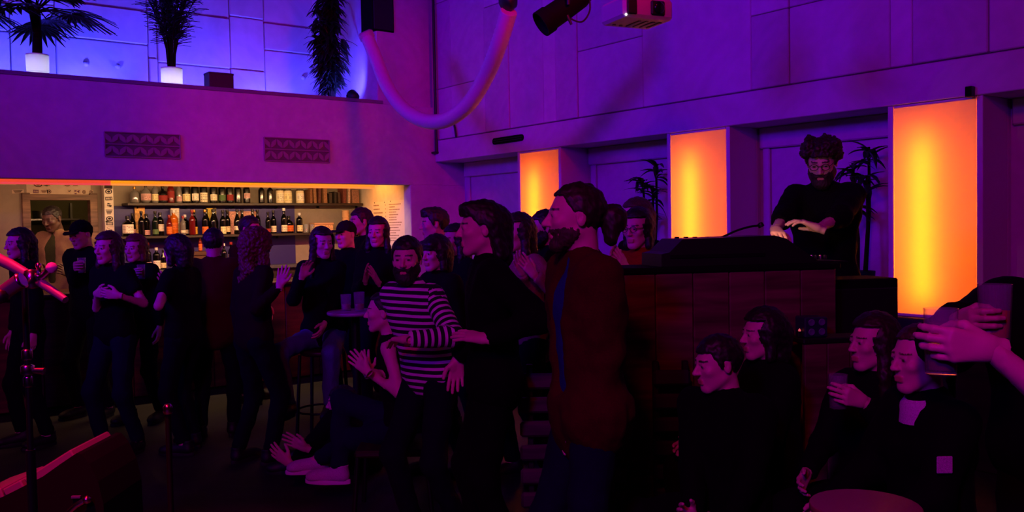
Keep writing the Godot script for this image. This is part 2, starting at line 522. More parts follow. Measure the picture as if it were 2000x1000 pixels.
func bottle_profile(kind: String) -> Array:
	match kind:
		"wine": return [[0.0, 0], [0.036, 0.0], [0.038, 0.008], [0.038, 0.175], [0.034, 0.2], [0.018, 0.23], [0.0145, 0.245], [0.014, 0.29], [0.016, 0.295], [0.016, 0.305], [0.0, 0.306]]
		"burgundy": return [[0.0, 0], [0.039, 0.0], [0.041, 0.008], [0.041, 0.15], [0.034, 0.185], [0.022, 0.22], [0.015, 0.25], [0.014, 0.285], [0.016, 0.29], [0.016, 0.30], [0.0, 0.301]]
		"spirit": return [[0.0, 0], [0.039, 0.0], [0.042, 0.008], [0.042, 0.17], [0.038, 0.19], [0.018, 0.21], [0.0155, 0.22], [0.0155, 0.26], [0.0, 0.261]]
		"squat": return [[0.0, 0], [0.052, 0.0], [0.056, 0.01], [0.056, 0.11], [0.048, 0.135], [0.02, 0.155], [0.017, 0.165], [0.017, 0.20], [0.0, 0.201]]
		"round": return [[0.0, 0], [0.036, 0.0], [0.05, 0.02], [0.062, 0.06], [0.062, 0.10], [0.05, 0.14], [0.024, 0.165], [0.016, 0.18], [0.016, 0.215], [0.0, 0.216]]
		"jar": return [[0.0, 0], [0.05, 0.0], [0.055, 0.008], [0.055, 0.145], [0.05, 0.165], [0.045, 0.17], [0.045, 0.18], [0.0, 0.181]]
		_: return [[0.0, 0], [0.03, 0.0], [0.032, 0.006], [0.032, 0.13], [0.03, 0.15], [0.013, 0.19], [0.012, 0.23], [0.0, 0.231]]

func bottle(kind: String, where: Vector3, glass_mat: Material, label_mat: Material, cap_mat: Material, lo: float, hi: float, words: String, group: String, scale_ := 1.0, turn := 0.0) -> void:
	var t := thing("jar" if kind == "jar" else "bottle", words, "jar" if kind == "jar" else "bottle", where, turn, group)
	t.scale = Vector3.ONE * scale_
	var pr := bottle_profile(kind)
	if not bottle_mesh.has(kind):
		var m := MB.new()
		m.lathe(pr, 14)
		bottle_mesh[kind] = m.mesh()
		var top: float = pr[pr.size() - 1][1]
		var rr: float = pr[pr.size() - 2][0]
		var m2 := MB.new()
		m2.lathe([[rr + 0.001, top - 0.028], [rr + 0.003, top - 0.026], [rr + 0.003, top + 0.003], [rr + 0.001, top + 0.005], [0.0, top + 0.006]], 12)
		bottle_mesh[kind + "_cap"] = m2.mesh()
	put("glass_body", bottle_mesh[kind], glass_mat, t)
	put("cap", bottle_mesh[kind + "_cap"], cap_mat, t)
	if label_mat:
		var rad := 0.0
		for q in pr:
			rad = maxf(rad, q[0])
		var key := "%s_label_%.2f_%.2f" % [kind, lo, hi]
		if not bottle_mesh.has(key):
			var m3 := MB.new()
			var rings := []
			for y in [lo, (lo + hi) / 2, hi]:
				var ring := []
				for k in 13:
					var an := lerpf(-1.25, 1.25, k / 12.0) + PI / 2
					ring.append(Vector3(cos(an) * (rad + 0.0015), y, sin(an) * (rad + 0.0015)))
				rings.append(ring)
			m3.skin(rings, false)
			bottle_mesh[key] = m3.mesh()
		put("paper_label", bottle_mesh[key], label_mat, t)

func print_texture(w: int, h: int, rows: int, seed_: int, ink: Color, ground: Color, columns := 1, fill := 0.8) -> ImageTexture:
	# rows of small print, too small to read
	var r := RandomNumberGenerator.new()
	r.seed = seed_
	var im := Image.create(w, h, false, Image.FORMAT_RGB8)
	im.fill(ground)
	for cidx in columns:
		var x0 := int(w * (0.06 + cidx * 0.94 / columns))
		var x1 := int(w * (cidx + 1) / float(columns) - w * 0.06)
		for k in rows:
			var y := int(h * (0.08 + 0.86 * k / rows))
			var x := x0
			var stop := x0 + int((x1 - x0) * r.randf_range(0.45, 1.0) * fill)
			while x < stop:
				var len_ := r.randi_range(3, 9)
				im.fill_rect(Rect2i(x, y, mini(len_, x1 - x), maxi(1, int(h * 0.28 / rows))), ink)
				x += len_ + 2
			im.fill_rect(Rect2i(x1 - 10, y, 9, maxi(1, int(h * 0.28 / rows))), ink)
	return ImageTexture.create_from_image(im)

func sticker_texture(seed_: int, ink: Color, ground: Color) -> ImageTexture:
	var r := RandomNumberGenerator.new()
	r.seed = seed_
	var im := Image.create(48, 48, false, Image.FORMAT_RGB8)
	im.fill(ground)
	match seed_ % 4:
		0:
			for y in 48:
				for x in 48:
					var d := Vector2(x - 24, y - 24).length()
					if d < 20 and not (d < 14 and d > 9):
						im.set_pixel(x, y, ink)
		1:
			im.fill_rect(Rect2i(4, 10, 40, 26), ink)
			for k in 5:
				im.fill_rect(Rect2i(8 + k * 7, 15, 3 + r.randi_range(0, 2), 16), ground)
		2:
			for k in 9:
				im.fill_rect(Rect2i(r.randi_range(3, 36), r.randi_range(4, 38), r.randi_range(4, 14), r.randi_range(3, 8)), ink)
		_:
			for k in 4:
				im.fill_rect(Rect2i(5 + k * 2, 6 + k * 10, 38 - k * 5, 6), ink)
	return ImageTexture.create_from_image(im)

func flat_print(tex: Texture2D, rough := 0.8) -> StandardMaterial3D:
	var m := StandardMaterial3D.new()
	m.albedo_texture = tex; m.roughness = rough
	return m
# a thin sheet in the xy plane, print on its +z face
func sheet(w: float, h: float, d := 0.002) -> ArrayMesh:
	var m := MB.new()
	m.quad(Vector3(-w / 2, -h / 2, d), Vector3(-w / 2, h / 2, d), Vector3(w / 2, h / 2, d), Vector3(w / 2, -h / 2, d))
	for e in [[Vector3(-w / 2, -h / 2, 0), Vector3(-w / 2, h / 2, 0)], [Vector3(-w / 2, h / 2, 0), Vector3(w / 2, h / 2, 0)], [Vector3(w / 2, h / 2, 0), Vector3(w / 2, -h / 2, 0)], [Vector3(w / 2, -h / 2, 0), Vector3(-w / 2, -h / 2, 0)]]:
		var up := Vector3(0, 0, d)
		m.quad(e[0], e[1], e[1] + up, e[0] + up)
		for k in 4:
			m.t[m.t.size() - 1 - k] = Vector2(0.01, 0.01)
	return m.mesh()

func build_bar() -> void:
	var cream_wall := mat(Color(0.58, 0.52, 0.45), 0.8, 0, T.paint, 1.2)
	struct("floor_bar", bx(Vector3(-1.6, 0, -12.9), Vector3(5.72, 0.1, ZB - 0.16), 0.004), M.floor)
	struct("ceiling_bar", bx(Vector3(-1.8, 2.62, -12.9), Vector3(5.9, 2.75, ZB - 0.16), 0), mat(Color(0.45, 0.42, 0.40), 0.9))
	struct("wall_bar_right", bx(Vector3(5.68, 0, -12.9), Vector3(5.9, 2.62, ZB - 0.16), 0.002), mat(Color(0.85, 0.80, 0.74), 0.75, 0, T.paint, 1.0))
	struct("wall_bar_left", bx(Vector3(-1.8, 0, -12.9), Vector3(-1.6, 2.62, ZB - 0.16), 0), M.paint_dark)
	# back wall with a doorway to the kitchen behind
	var fl := on_z(52, 385, ZK).x
	var fr := on_z(178, 385, ZK).x
	var dh := on_z(120, 386, ZK).y
	struct("wall_bar_back", bx(Vector3(fr, 0, ZK - 0.12), Vector3(5.68, 2.62, ZK), 0.002), cream_wall)
	struct("wall_bar_back_left", bx(Vector3(-1.6, 0, ZK - 0.12), Vector3(fl, 2.62, ZK), 0.002), cream_wall)
	struct("wall_bar_header", bx(Vector3(fl, dh, ZK - 0.12), Vector3(fr, 2.62, ZK), 0.002), mat(Color(0.78, 0.70, 0.60), 0.8, 0, T.paint, 1.2))
	struct("wall_kitchen", bx(Vector3(-1.6, 0, -12.9), Vector3(5.68, 2.62, -12.75), 0.002), mat(Color(0.36, 0.35, 0.24), 0.8, 0, T.paint, 1.0))
	struct("wall_kitchen_right", bx(Vector3(3.0, 0, -12.75), Vector3(3.1, 2.62, ZK - 0.12), 0), mat(Color(0.36, 0.35, 0.24), 0.8))
	var frame_mat := mat(Color(0.62, 0.47, 0.38), 0.6, 0, T.grain, 1.5)
	var door := thing("door_1", "", "")
	door.remove_meta("label"); door.remove_meta("category")
	door.set_meta("kind", "structure")
	for e in [[fl - 0.05, fl + 0.03], [fr - 0.02, fr + 0.06]]:
		put("jamb", bx(Vector3(e[0], 0.1, ZK - 0.1), Vector3(e[1], dh + 0.05, ZK + 0.03), 0.006), frame_mat, door)
	put("lintel", bx(Vector3(fl - 0.05, dh - 0.03, ZK - 0.1), Vector3(fr + 0.06, dh + 0.035, ZK + 0.032), 0.006), frame_mat, door)
	# white post covered in stickers
	var p0 := on_z(203.5, 400, ZK + 0.12)
	var p1 := on_z(222, 400, ZK + 0.12)
	var post := thing("sticker_post", "white post covered in black and white stickers left of the bottle shelves", "post", Vector3((p0.x + p1.x) / 2, 0.1, ZK + 0.06))
	var pw := p1.x - p0.x
	put("post", bx(Vector3(-pw / 2, 0, -0.055), Vector3(pw / 2, 2.4, 0.06), 0.004), M.paper, post)
	var ys := [363.0, 374.0, 388.0, 401.0, 414.0, 427.0, 437.0, 448.0]
	for k in ys.size():
		var y := on_z(212, ys[k], ZK + 0.12).y - 0.1
		var dark := k == 0
		put("sticker", sheet(pw * 0.88, 0.066), flat_print(sticker_texture(k + 3, Color(0.10, 0.07, 0.08), Color(0.2, 0.13, 0.1) if dark else Color(0.86, 0.80, 0.74))), post, Transform3D(Basis(Vector3(0, 0, 1), 0.06 * ((k % 3) - 1)), Vector3(0, y, 0.0605)))
	# stickers on the header of the doorway
	var hs := [[74, 360, 0, 20, 12], [92, 360, 2, 16, 10], [107, 358, 1, 12, 8], [131, 360, 0, 14, 9], [147, 360, 1, 11, 10], [35, 374, 3, 22, 7], [70, 374, 1, 12, 11], [86, 374, 3, 14, 6], [96, 374, 0, 9, 9], [135, 374, 2, 8, 8], [151, 375, 2, 14, 12], [164, 375, 0, 8, 9], [178, 375, 0, 8, 8], [15, 357, 1, 30, 8]]
	var header := get_node("wall_bar_header")
	var header_left := get_node("wall_bar_back_left")
	for k in hs.size():
		var e: Array = hs[k]
		var c := on_z(e[0], e[1], ZK)
		var inks := [Color(0.22, 0.10, 0.08), Color(0.12, 0.08, 0.08), Color(0.32, 0.12, 0.30), Color(0.30, 0.16, 0.10)]
		put("sticker", sheet(e[3] * 0.0051, e[4] * 0.0056), flat_print(sticker_texture(e[2] + 4 * (k + 1), inks[k % 4], Color(0.74, 0.64, 0.54))), header if c.x > fl else header_left, Transform3D(Basis(Vector3(0, 0, 1), 0.05 * ((k % 3) - 1)), Vector3(c.x, c.y, ZK)))
	# kitchen behind the doorway
	var kt := thing("kitchen_rack", "steel rack with pans in the kitchen behind the bar", "rack", Vector3(1.9, 0.1, -12.45))
	for y in [0.9, 1.35, 1.72]:
		put("shelf", bx(Vector3(-0.7, y, -0.25), Vector3(0.7, y + 0.025, 0.2), 0.003), M.steel, kt)
	for x in [-0.68, 0.68]:
		put("post", bx(Vector3(x - 0.015, 0, -0.2), Vector3(x + 0.015, 1.95, -0.17), 0.003), M.steel, kt)
	var pan_spots := [[1.45, 1.475], [1.75, 1.475], [2.1, 1.475], [2.45, 1.475], [1.6, 1.845], [2.2, 1.845]]
	for k in pan_spots.size():
		var pan := MB.new()
		pan.lathe([[0.0, 0], [0.09, 0.0], [0.1, 0.01], [0.105, 0.1], [0.098, 0.1], [0.095, 0.012], [0, 0.01]], 16)
		var pt := thing("pot", "%s steel pot from the left on the %s kitchen rack shelf" % [ORD[k % 4], "middle" if k < 4 else "top"], "pot", Vector3(pan_spots[k][0], pan_spots[k][1], -12.45), 0.0, "pots in the kitchen")
		put("vessel", pan.mesh(), M.steel, pt)
		var hd := MB.new()
		hd.tube([Vector3(0.1, 0.085, 0), Vector3(0.17, 0.095, 0.02)], [0.009], 6)
		put("handle", hd.mesh(), M.black, pt)
	var bulb := thing("kitchen_lamp", "dim kitchen lamp hanging behind the doorway", "lamp", Vector3(2.5, 2.35, -11.7))
	var bm := MB.new()
	bm.lathe([[0.0, -0.05], [0.03, -0.04], [0.045, 0.0], [0.03, 0.04], [0.015, 0.06], [0.0, 0.06]], 12)
	put("lamp_bulb", bm.mesh(), glow(lin(1.0, 0.62, 0.28), 4.0), bulb)
	bm = MB.new()
	bm.tube([Vector3(0, 0.06, 0), Vector3(0, 0.27, 0)], [0.006], 6)
	put("cord", bm.mesh(), M.black, bulb)
	omni(bulb, Vector3(0, 0, 0), lin(1.0, 0.55, 0.2), 0.16, 0.04)
	# counter in the opening and the back counter
	var ct := thing("bar_counter", "long wooden bar counter behind the crowd", "counter", Vector3(0, 0, ZB - 0.1))
	for k in 18:
		var x := -1.58 + k * 0.4
		put("plank", bx(Vector3(x, 0.02, -0.02), Vector3(x + 0.394, 1.06, 0.02), 0.006), [M.wood, M.wood_b, M.wood_c][(k * 2) % 3], ct)
	put("body", bx(Vector3(-1.58, 0.1, -0.5), Vector3(5.55, 1.04, -0.02), 0.004), M.shelf, ct)
	put("top", bx(Vector3(-1.58, 1.06, -0.56), Vector3(5.58, 1.10, 0.12), 0.012), M.wood_b, ct)
	var y1 := on_z(480, 397, ZK + 0.15).y
	var y2 := on_z(480, 457, ZK + 0.15).y
	var y3 := on_z(470, 520, ZK + 0.2).y
	var xl := on_z(224, 400, ZK + 0.12).x
	var bc := thing("back_counter", "dark back counter under the bottle shelves", "counter", Vector3(0, 0, ZK))
	put("body", bx(Vector3(xl, 0.1, 0.002), Vector3(5.66, y3 - 0.04, 0.34), 0.006), M.shelf, bc)
	put("top", bx(Vector3(xl, y3 - 0.04, 0.002), Vector3(5.66, y3, 0.38), 0.008), mat(Color(0.3, 0.28, 0.29), 0.35), bc)
	# painted backboards behind the shelves
	var bb := thing("back_board", "dark blue painted board behind the middle bottle shelf", "board", Vector3(0, 0, ZK))
	var xb := on_z(575, 430, ZK).x
	put("board", bx(Vector3(xl, y3, 0.001), Vector3(xb, y1 - 0.03, 0.012), 0.002), mat(Color(0.16, 0.10, 0.42), 0.5), bb)
	# cards and cartons standing against the board, lit by the strip
	var cards := [[262, 283, 404, 416, Color(0.95, 0.72, 0.4)], [332, 350, 406, 422, Color(0.98, 0.9, 0.82)], [402, 422, 406, 424, Color(0.98, 0.85, 0.35)], [446, 500, 413, 425, Color(0.95, 0.68, 0.58)]]
	for k in cards.size():
		var e: Array = cards[k]
		var c0 := on_z(e[0], e[2], ZK + 0.03)
		var c1 := on_z(e[1], e[3] + 30, ZK + 0.03)
		var cd := thing("carton", ["small amber carton behind the bottles at the left of the middle shelf", "white carton behind the bottles on the middle shelf", "yellow carton behind the dark bottles on the middle shelf", "wide salmon coloured carton behind the middle shelf bottles"][k], "carton", Vector3((c0.x + c1.x) / 2, y2, ZK + 0.05))
		put("box", bx(Vector3(-(c1.x - c0.x) / 2, 0, -0.03), Vector3((c1.x - c0.x) / 2, c0.y - y2, 0.006), 0.004), mat(e[4], 0.8, 0, T.cloth, 3.0), cd)
		put("flap", bx(Vector3(-(c1.x - c0.x) / 2, c0.y - y2 - 0.012, 0.006), Vector3((c1.x - c0.x) / 2, c0.y - y2, 0.009), 0.001), mat(e[4] * 0.9, 0.8), cd)
	for k in 2:
		var y: float = [y1, y2][k]
		var sh := thing("bar_shelf", ["upper long dark bottle shelf behind the bar", "lower long dark bottle shelf behind the bar"][k], "shelf", Vector3(0, y, ZK))
		put("board", bx(Vector3(xl if k else xl + 0.1, -0.03, 0.012), Vector3(5.66, 0, 0.26), 0.004), M.shelf, sh)
		for b in 6:
			put("bracket", bx(Vector3(xl + 0.25 + b * 0.56, -0.06, 0.012), Vector3(xl + 0.27 + b * 0.56, -0.03, 0.06), 0.003), M.dark_steel, sh)
	build_bottles(y1, y2, y3)
	# lamp strip under the lintel
	var strip_mat := [glow(lin(0.85, 0.06, 0.02), 0.9), glow(lin(1.0, 0.27, 0.0), 1.0)]
	var ls := thing("lamp_strip", "thin glowing orange light strip along the top edge of the bar opening", "light strip", Vector3(0, 2.165, ZB - 0.165))
	var cuts := [-1.5, on_z(225, 352, ZB).x, on_z(745, 360, ZB).x]
	for k in 2:
		put("lamp_profile", bx(Vector3(cuts[k], -0.045, -0.03), Vector3(cuts[k + 1], 0.02, 0.0), 0.004), strip_mat[k], ls)
	put("rail", bx(Vector3(-1.5, 0.02, -0.035), Vector3(5.56, 0.035, 0.0), 0.003), M.dark_steel, ls)
	for k in 2:
		var l := AreaLight3D.new()
		l.name = "strip_light"
		l.area_size = Vector2(cuts[k + 1] - cuts[k] - 0.1, 0.03)
		l.light_color = [lin(1.0, 0.42, 0.26), lin(1.0, 0.56, 0.25)][k]; l.light_energy = [1.7, 4.8][k]
		l.shadow_enabled = true
		ls.add_child(l)
		l.transform = Transform3D(Basis(Vector3.RIGHT, -PI / 2 + 0.75), Vector3((cuts[k] + cuts[k + 1]) / 2, -0.055, -0.04))
	# picture lamp over the price lists on the end wall
	var pl := thing("wall_lamp", "small warm lamp above the price lists at the right end of the bar", "lamp", Vector3(5.3, 2.5, -10.0))
	var pm := MB.new()
	pm.lathe([[0.0, 0.0], [0.03, 0.0], [0.07, -0.05], [0.066, -0.05], [0.028, -0.004], [0.0, -0.004]], 14, Transform3D(Basis(Vector3(0, 0, 1), 0.6), Vector3.ZERO))
	put("shade", pm.mesh(), M.black, pl)
	pm = MB.new()
	pm.lathe([[0.0, -0.05], [0.02, -0.045], [0.026, -0.03], [0.0, -0.005]], 12, Transform3D(Basis(Vector3(0, 0, 1), 0.6), Vector3.ZERO))
	put("lamp_bulb", pm.mesh(), glow(lin(1, 0.5, 0.1), 4.0), pl)
	pm = MB.new()
	pm.tube([Vector3(0, 0, 0), Vector3(0, 0.12, 0)], [0.008], 6)
	put("stem", pm.mesh(), M.black, pl)
	var sp := SpotLight3D.new()
	sp.name = "lamp_beam"
	sp.light_color = lin(1.0, 0.26, 0.02); sp.light_energy = 0.8; sp.spot_angle = 62; sp.spot_range = 20; sp.spot_attenuation = 2.0; sp.light_size = 0.03; sp.shadow_enabled = true
	pl.add_child(sp)
	sp.transform = Transform3D(Basis.looking_at(Vector3(0.38, -0.75, 0.1)), Vector3(0.03, -0.06, 0))
	# price lists pinned on the end wall
	var lists := [[728, 757, 395, 470, "narrow paper list pinned on the orange lit end wall of the bar", 31, 9], [757, 800, 392, 480, "wide paper price list pinned on the orange lit end wall of the bar", 37, 15]]
	for k in 2:
		var e: Array = lists[k]
		var c0 := on_x(e[0], e[2], 5.68)
		var c1 := on_x(e[1], e[3], 5.68)
		var w := absf(c1.z - c0.z)
		var h := absf(c0.y - c1.y)
		var o := thing("price_list", e[4], "poster", Vector3(5.68, (c0.y + c1.y) / 2, (c0.z + c1.z) / 2), -PI / 2)
		put("sheet", sheet(w, h), flat_print(print_texture(256, 384, e[6], e[5], Color(0.45, 0.30, 0.2), Color(0.88, 0.82, 0.74), 1, 0.75)), o)
		put("pin", cbx(Vector3(0.014, 0.014, 0.008)), M.black, o, Transform3D(Basis.IDENTITY, Vector3(-w * 0.35, h / 2 - 0.01, 0.004)))
		put("pin", cbx(Vector3(0.014, 0.014, 0.008)), M.black, o, Transform3D(Basis.IDENTITY, Vector3(w * 0.35, h / 2 - 0.01, 0.004)))
	# tea light on the counter
	var cp := at(590, 508, 8.9)
	cp.y = 1.10
	cp.z = ZB - 0.2
	var cl := thing("tea_light", "small amber tea light in a glass on the bar counter", "candle", cp)
	var gm := MB.new()
	gm.lathe([[0.0, 0.0], [0.03, 0.0], [0.034, 0.004], [0.038, 0.075], [0.036, 0.075], [0.032, 0.008], [0.0, 0.006]], 14)
	put("glass_holder", gm.mesh(), glass(Color(1.0, 0.75, 0.4), 0.25), cl)
	gm = MB.new()
	gm.lathe([[0.0, 0.01], [0.026, 0.01], [0.026, 0.026], [0.0, 0.026]], 12)
	put("wax", gm.mesh(), M.cream, cl)
	gm = MB.new()
	gm.lathe([[0.0, 0.028], [0.006, 0.034], [0.007, 0.04], [0.003, 0.052], [0.0, 0.06]], 8)
	put("flame", gm.mesh(), glow(lin(1.0, 0.55, 0.12), 14.0), cl)
	omni(cl, Vector3(0, 0.045, 0), lin(1.0, 0.5, 0.12), 0.02, 0.006)

func omni(parent: Node3D, p: Vector3, col: Color, e: float, size: float) -> void:
	var l := OmniLight3D.new()
	l.name = "light"
	l.light_color = col; l.light_energy = e; l.omni_range = 20.0; l.omni_attenuation = 2.0; l.light_size = size
	l.shadow_enabled = true
	parent.add_child(l)
	l.position = p

func build_bottles(y1: float, y2: float, y3: float) -> void:
	var g_dark := mat(Color(0.03, 0.025, 0.02), 0.12)
	var g_green := mat(Color(0.04, 0.09, 0.05), 0.12)
	var g_amber := mat(Color(0.75, 0.36, 0.06), 0.1)
	var g_clear := mat(Color(0.42, 0.40, 0.38), 0.08)
	var g_red := mat(Color(0.36, 0.05, 0.04), 0.12)
	var labs := []
	for k in 8:
		var ground: Color = [Color(0.90, 0.85, 0.72), Color(0.93, 0.88, 0.80), Color(0.92, 0.70, 0.22), Color(0.88, 0.42, 0.14), Color(0.80, 0.62, 0.60), Color(0.90, 0.84, 0.62), Color(0.55, 0.10, 0.10), Color(0.30, 0.42, 0.24)][k]
		labs.append(flat_print(print_texture(48, 64, 5, 50 + k, Color(0.3, 0.16, 0.1), ground, 1, 0.8)))
	var foil := mat(Color(0.12, 0.09, 0.08), 0.4, 0.4)
	var gold := mat(Color(0.6, 0.42, 0.15), 0.3, 0.8)
	var red := mat(Color(0.55, 0.08, 0.07), 0.4)
	var white := mat(Color(0.85, 0.82, 0.78), 0.5)
	# [pixel x, kind, glass, label or -1, cap, label low, label high, scale, words]
	var top := [
		[263, "squat", g_clear, -1, gold, 0.03, 0.1, 0.9, "clear amber capped squat bottle"], [285, "round", g_clear, 4, foil, 0.03, 0.11, 0.95, "clear round bottle with a pink label"],
		[303, "spirit", g_clear, 5, foil, 0.03, 0.12, 0.85, "clear bottle with a cream label"], [318, "squat", g_dark, 6, foil, 0.03, 0.09, 0.95, "dark squat bottle with a dark red label"],
		[334, "spirit", g_red, 6, red, 0.06, 0.14, 0.95, "reddish bottle"], [350, "small", g_clear, 4, white, 0.02, 0.08, 1.0, "small clear bottle with a pale label"],
		[364, "spirit", g_dark, 5, foil, 0.02, 0.10, 1.05, "black bottle with a wide yellowish label"], [381, "spirit", g_dark, 1, foil, 0.03, 0.11, 1.0, "black bottle with a white label and red print"],
		[398, "spirit", g_dark, 0, foil, 0.01, 0.12, 1.02, "black bottle with a large cream label"], [417, "spirit", g_dark, 0, foil, 0.03, 0.10, 1.02, "black bottle with a narrow cream label"],
		[434, "spirit", g_dark, 7, foil, 0.03, 0.10, 0.98, "black bottle with a faint green label"], [449, "spirit", g_dark, 6, foil, 0.03, 0.10, 1.02, "black bottle with a red label"],
		[465, "spirit", g_dark, -1, foil, 0.03, 0.10, 0.98, "black bottle without a label"], [482, "spirit", g_dark, 4, foil, 0.06, 0.12, 0.98, "black bottle with a dull pink label"],
		[511, "spirit", g_dark, -1, foil, 0.03, 0.1, 0.9, "matte black bottle standing apart"], [528, "spirit", g_dark, -1, foil, 0.03, 0.1, 0.9, "matte black bottle beside the tins"]]
	var names := []
	for e in top:
		names.append(e[8])
	for k in top.size():
		var e: Array = top[k]
		var p := on_z(e[0], 395, ZK + 0.15)
		bottle(e[1], Vector3(p.x, y1 + 0.001, ZK + 0.15), e[2], labs[e[3]] if e[3] >= 0 else null, e[4], e[5], e[6], "%s, %s on the upper shelf" % [e[8], ORD[k]], "bottles on the upper bar shelf", e[7], 0.1 * sin(k * 3.0))
	# tins, jars and boxes at the right of the upper shelf
	var tins := [[547, 13], [562, 12], [586, 15]]
	for k in 3:
		var p := on_z(tins[k][0], 392, ZK + 0.15)
		bottle("jar", Vector3(p.x, y1, ZK + 0.15), M.cream, labs[[0, 5, 1][k]], M.shelf, 0.03, 0.13, "%s pale tin from the left on the upper bar shelf" % ORD[k], "tins on the upper bar shelf", 0.95)
	var bookx := [603, 611, 619, 631, 641, 650, 658, 668, 677, 690, 706, 713]
	for k in bookx.size():
		var p := on_z(bookx[k], 392, ZK + 0.14)
		var hgt: float = [0.17, 0.2, 0.19, 0.2, 0.13, 0.15, 0.14, 0.2, 0.2, 0.18, 0.2, 0.2][k]
		var wd: float = [0.035, 0.04, 0.035, 0.05, 0.04, 0.03, 0.035, 0.045, 0.03, 0.1, 0.035, 0.03][k]
		var cols := [Color(0.55, 0.33, 0.18), Color(0.62, 0.42, 0.26), Color(0.42, 0.20, 0.14), Color(0.66, 0.44, 0.28), Color(0.25, 0.18, 0.12), Color(0.2, 0.14, 0.1), Color(0.32, 0.2, 0.14), Color(0.5, 0.22, 0.18), Color(0.88, 0.70, 0.62), Color(0.66, 0.46, 0.38), Color(0.2, 0.2, 0.16), Color(0.3, 0.26, 0.2)]
		var b := thing("book", "%s upright book from the left on the upper bar shelf" % ORD[k], "book", Vector3(p.x, y1, ZK + 0.14), 0.0, "books on the upper bar shelf")
		b.rotation.z = 0.05 * sin(k * 2.3)
		put("cover", bx(Vector3(-wd / 2, 0, -0.08), Vector3(wd / 2, hgt, 0.08), 0.004), mat(cols[k], 0.7, 0, T.cloth, 4.0), b)
		put("pages", bx(Vector3(-wd / 2 + 0.004, hgt - 0.003, -0.075), Vector3(wd / 2 - 0.004, hgt + 0.001, 0.074), 0.0005), M.paper, b)
	# middle shelf
	var mid := [
		[248, "squat", g_dark, 1, foil, 0.03, 0.12, 1.1, "dark bottle with a white diamond label"], [262, "small", g_dark, 4, foil, 0.01, 0.07, 1.1, "small dark bottle with a pink label"],
		[275, "wine", g_dark, -1, foil, 0, 0, 0.9, "black wine bottle"], [289, "spirit", g_dark, 4, foil, 0.01, 0.07, 0.95, "dark bottle with a dull pink label"],
		[302, "wine", g_green, 7, foil, 0.02, 0.08, 0.9, "green wine bottle"], [316, "spirit", g_dark, 1, foil, 0.05, 0.13, 1.0, "black bottle with a tall white label"],
		[329, "small", g_red, 3, red, 0.02, 0.1, 1.0, "small reddish bottle"], [343, "spirit", g_amber, 3, white, 0.06, 0.13, 1.12, "glowing amber bottle"],
		[356, "small", g_clear, 0, red, 0.03, 0.06, 0.95, "clear bottle with a red cap"], [365, "spirit", g_dark, 0, white, 0.02, 0.07, 0.9, "dark bottle with a square cream label"],
		[374, "wine", g_red, -1, red, 0, 0, 0.95, "slim red bottle"], [383, "wine", g_dark, 2, gold, 0.01, 0.1, 0.95, "dark wine bottle with a yellow label"],
		[399, "wine", g_dark, 3, gold, 0.01, 0.1, 0.95, "dark wine bottle with an orange label"], [407, "burgundy", g_dark, -1, foil, 0.0, 0.0, 1.0, "tall black burgundy bottle"],
		[415, "burgundy", g_dark, 5, foil, 0.02, 0.07, 0.98, "black burgundy bottle with a low cream label"], [423, "burgundy", g_dark, -1, foil, 0.0, 0.0, 1.02, "plain black burgundy bottle"],
		[434, "wine", g_dark, 5, foil, 0.01, 0.1, 0.93, "black wine bottle with a pale yellow label"], [448, "wine", g_dark, 5, foil, 0.03, 0.1, 0.95, "black wine bottle with a wide yellow label"],
		[462, "burgundy", g_dark, 0, foil, 0.05, 0.1, 0.97, "black burgundy bottle with a cream label"], [477, "burgundy", g_dark, -1, foil, 0, 0, 0.97, "black burgundy bottle before the salmon carton"],
		[492, "burgundy", g_dark, 0, foil, 0.03, 0.09, 0.97, "black burgundy bottle half hidden by heads"], [507, "wine", g_dark, 0, foil, 0.02, 0.08, 0.95, "black wine bottle behind the dark haired head"],
		[522, "wine", g_dark, 6, foil, 0.02, 0.07, 0.85, "black wine bottle with a red label"], [538, "wine", g_dark, 0, foil, 0.02, 0.1, 0.92, "black wine bottle with a tall cream label"],
		[553, "wine", g_dark, 0, white, 0.02, 0.1, 1.0, "black wine bottle with white cap and cream label"], [568, "squat", g_dark, 3, foil, 0.02, 0.09, 1.05, "squat dark bottle with an orange label"],
		[583, "spirit", g_dark, 5, white, 0.02, 0.1, 0.95, "dark bottle with a cream label and white cap"]]
	for k in mid.size():
		var e: Array = mid[k]
		var p := on_z(e[0], 455, ZK + 0.16)
		var zz: float = ZK + (0.195 if k % 2 == 0 else 0.105)
		bottle(e[1], Vector3(p.x, y2 + 0.001, zz), e[2], labs[e[3]] if e[3] >= 0 else null, e[4], e[5], e[6], "%s, %s on the lower shelf" % [e[8], ORD[k]], "bottles on the lower bar shelf", e[7], 0.12 * sin(k * 2.0))
	# glasses, box and cups at the right of the lower shelf
	for k in 3:
		var p := on_z(596 + k * 6, 452, ZK + 0.12)
		var gt := thing("tumbler", "%s clear tumbler from the left beside the small box on the lower bar shelf" % ORD[k], "glass", Vector3(p.x - 0.02, y2, ZK + [0.2, 0.08, 0.19][k]), 0.0, "tumblers on the lower bar shelf")
		tumbler(gt, 0.03, 0.11, null)
	var bp := on_z(628, 445, ZK + 0.14)
	var bo := thing("lit_box", "pale box with rounded print on the lower bar shelf", "box", Vector3(bp.x, y2, ZK + 0.14))
	put("body", bx(Vector3(-0.13, 0, -0.08), Vector3(0.13, 0.10, 0.08), 0.008), mat(Color(0.92, 0.70, 0.5), 0.7, 0, T.cloth, 4.0), bo)
	put("lid", bx(Vector3(-0.135, 0.1, -0.085), Vector3(0.135, 0.125, 0.085), 0.006), mat(Color(0.8, 0.58, 0.42), 0.7), bo)
	var cpn := on_z(675, 430, ZK + 0.14)
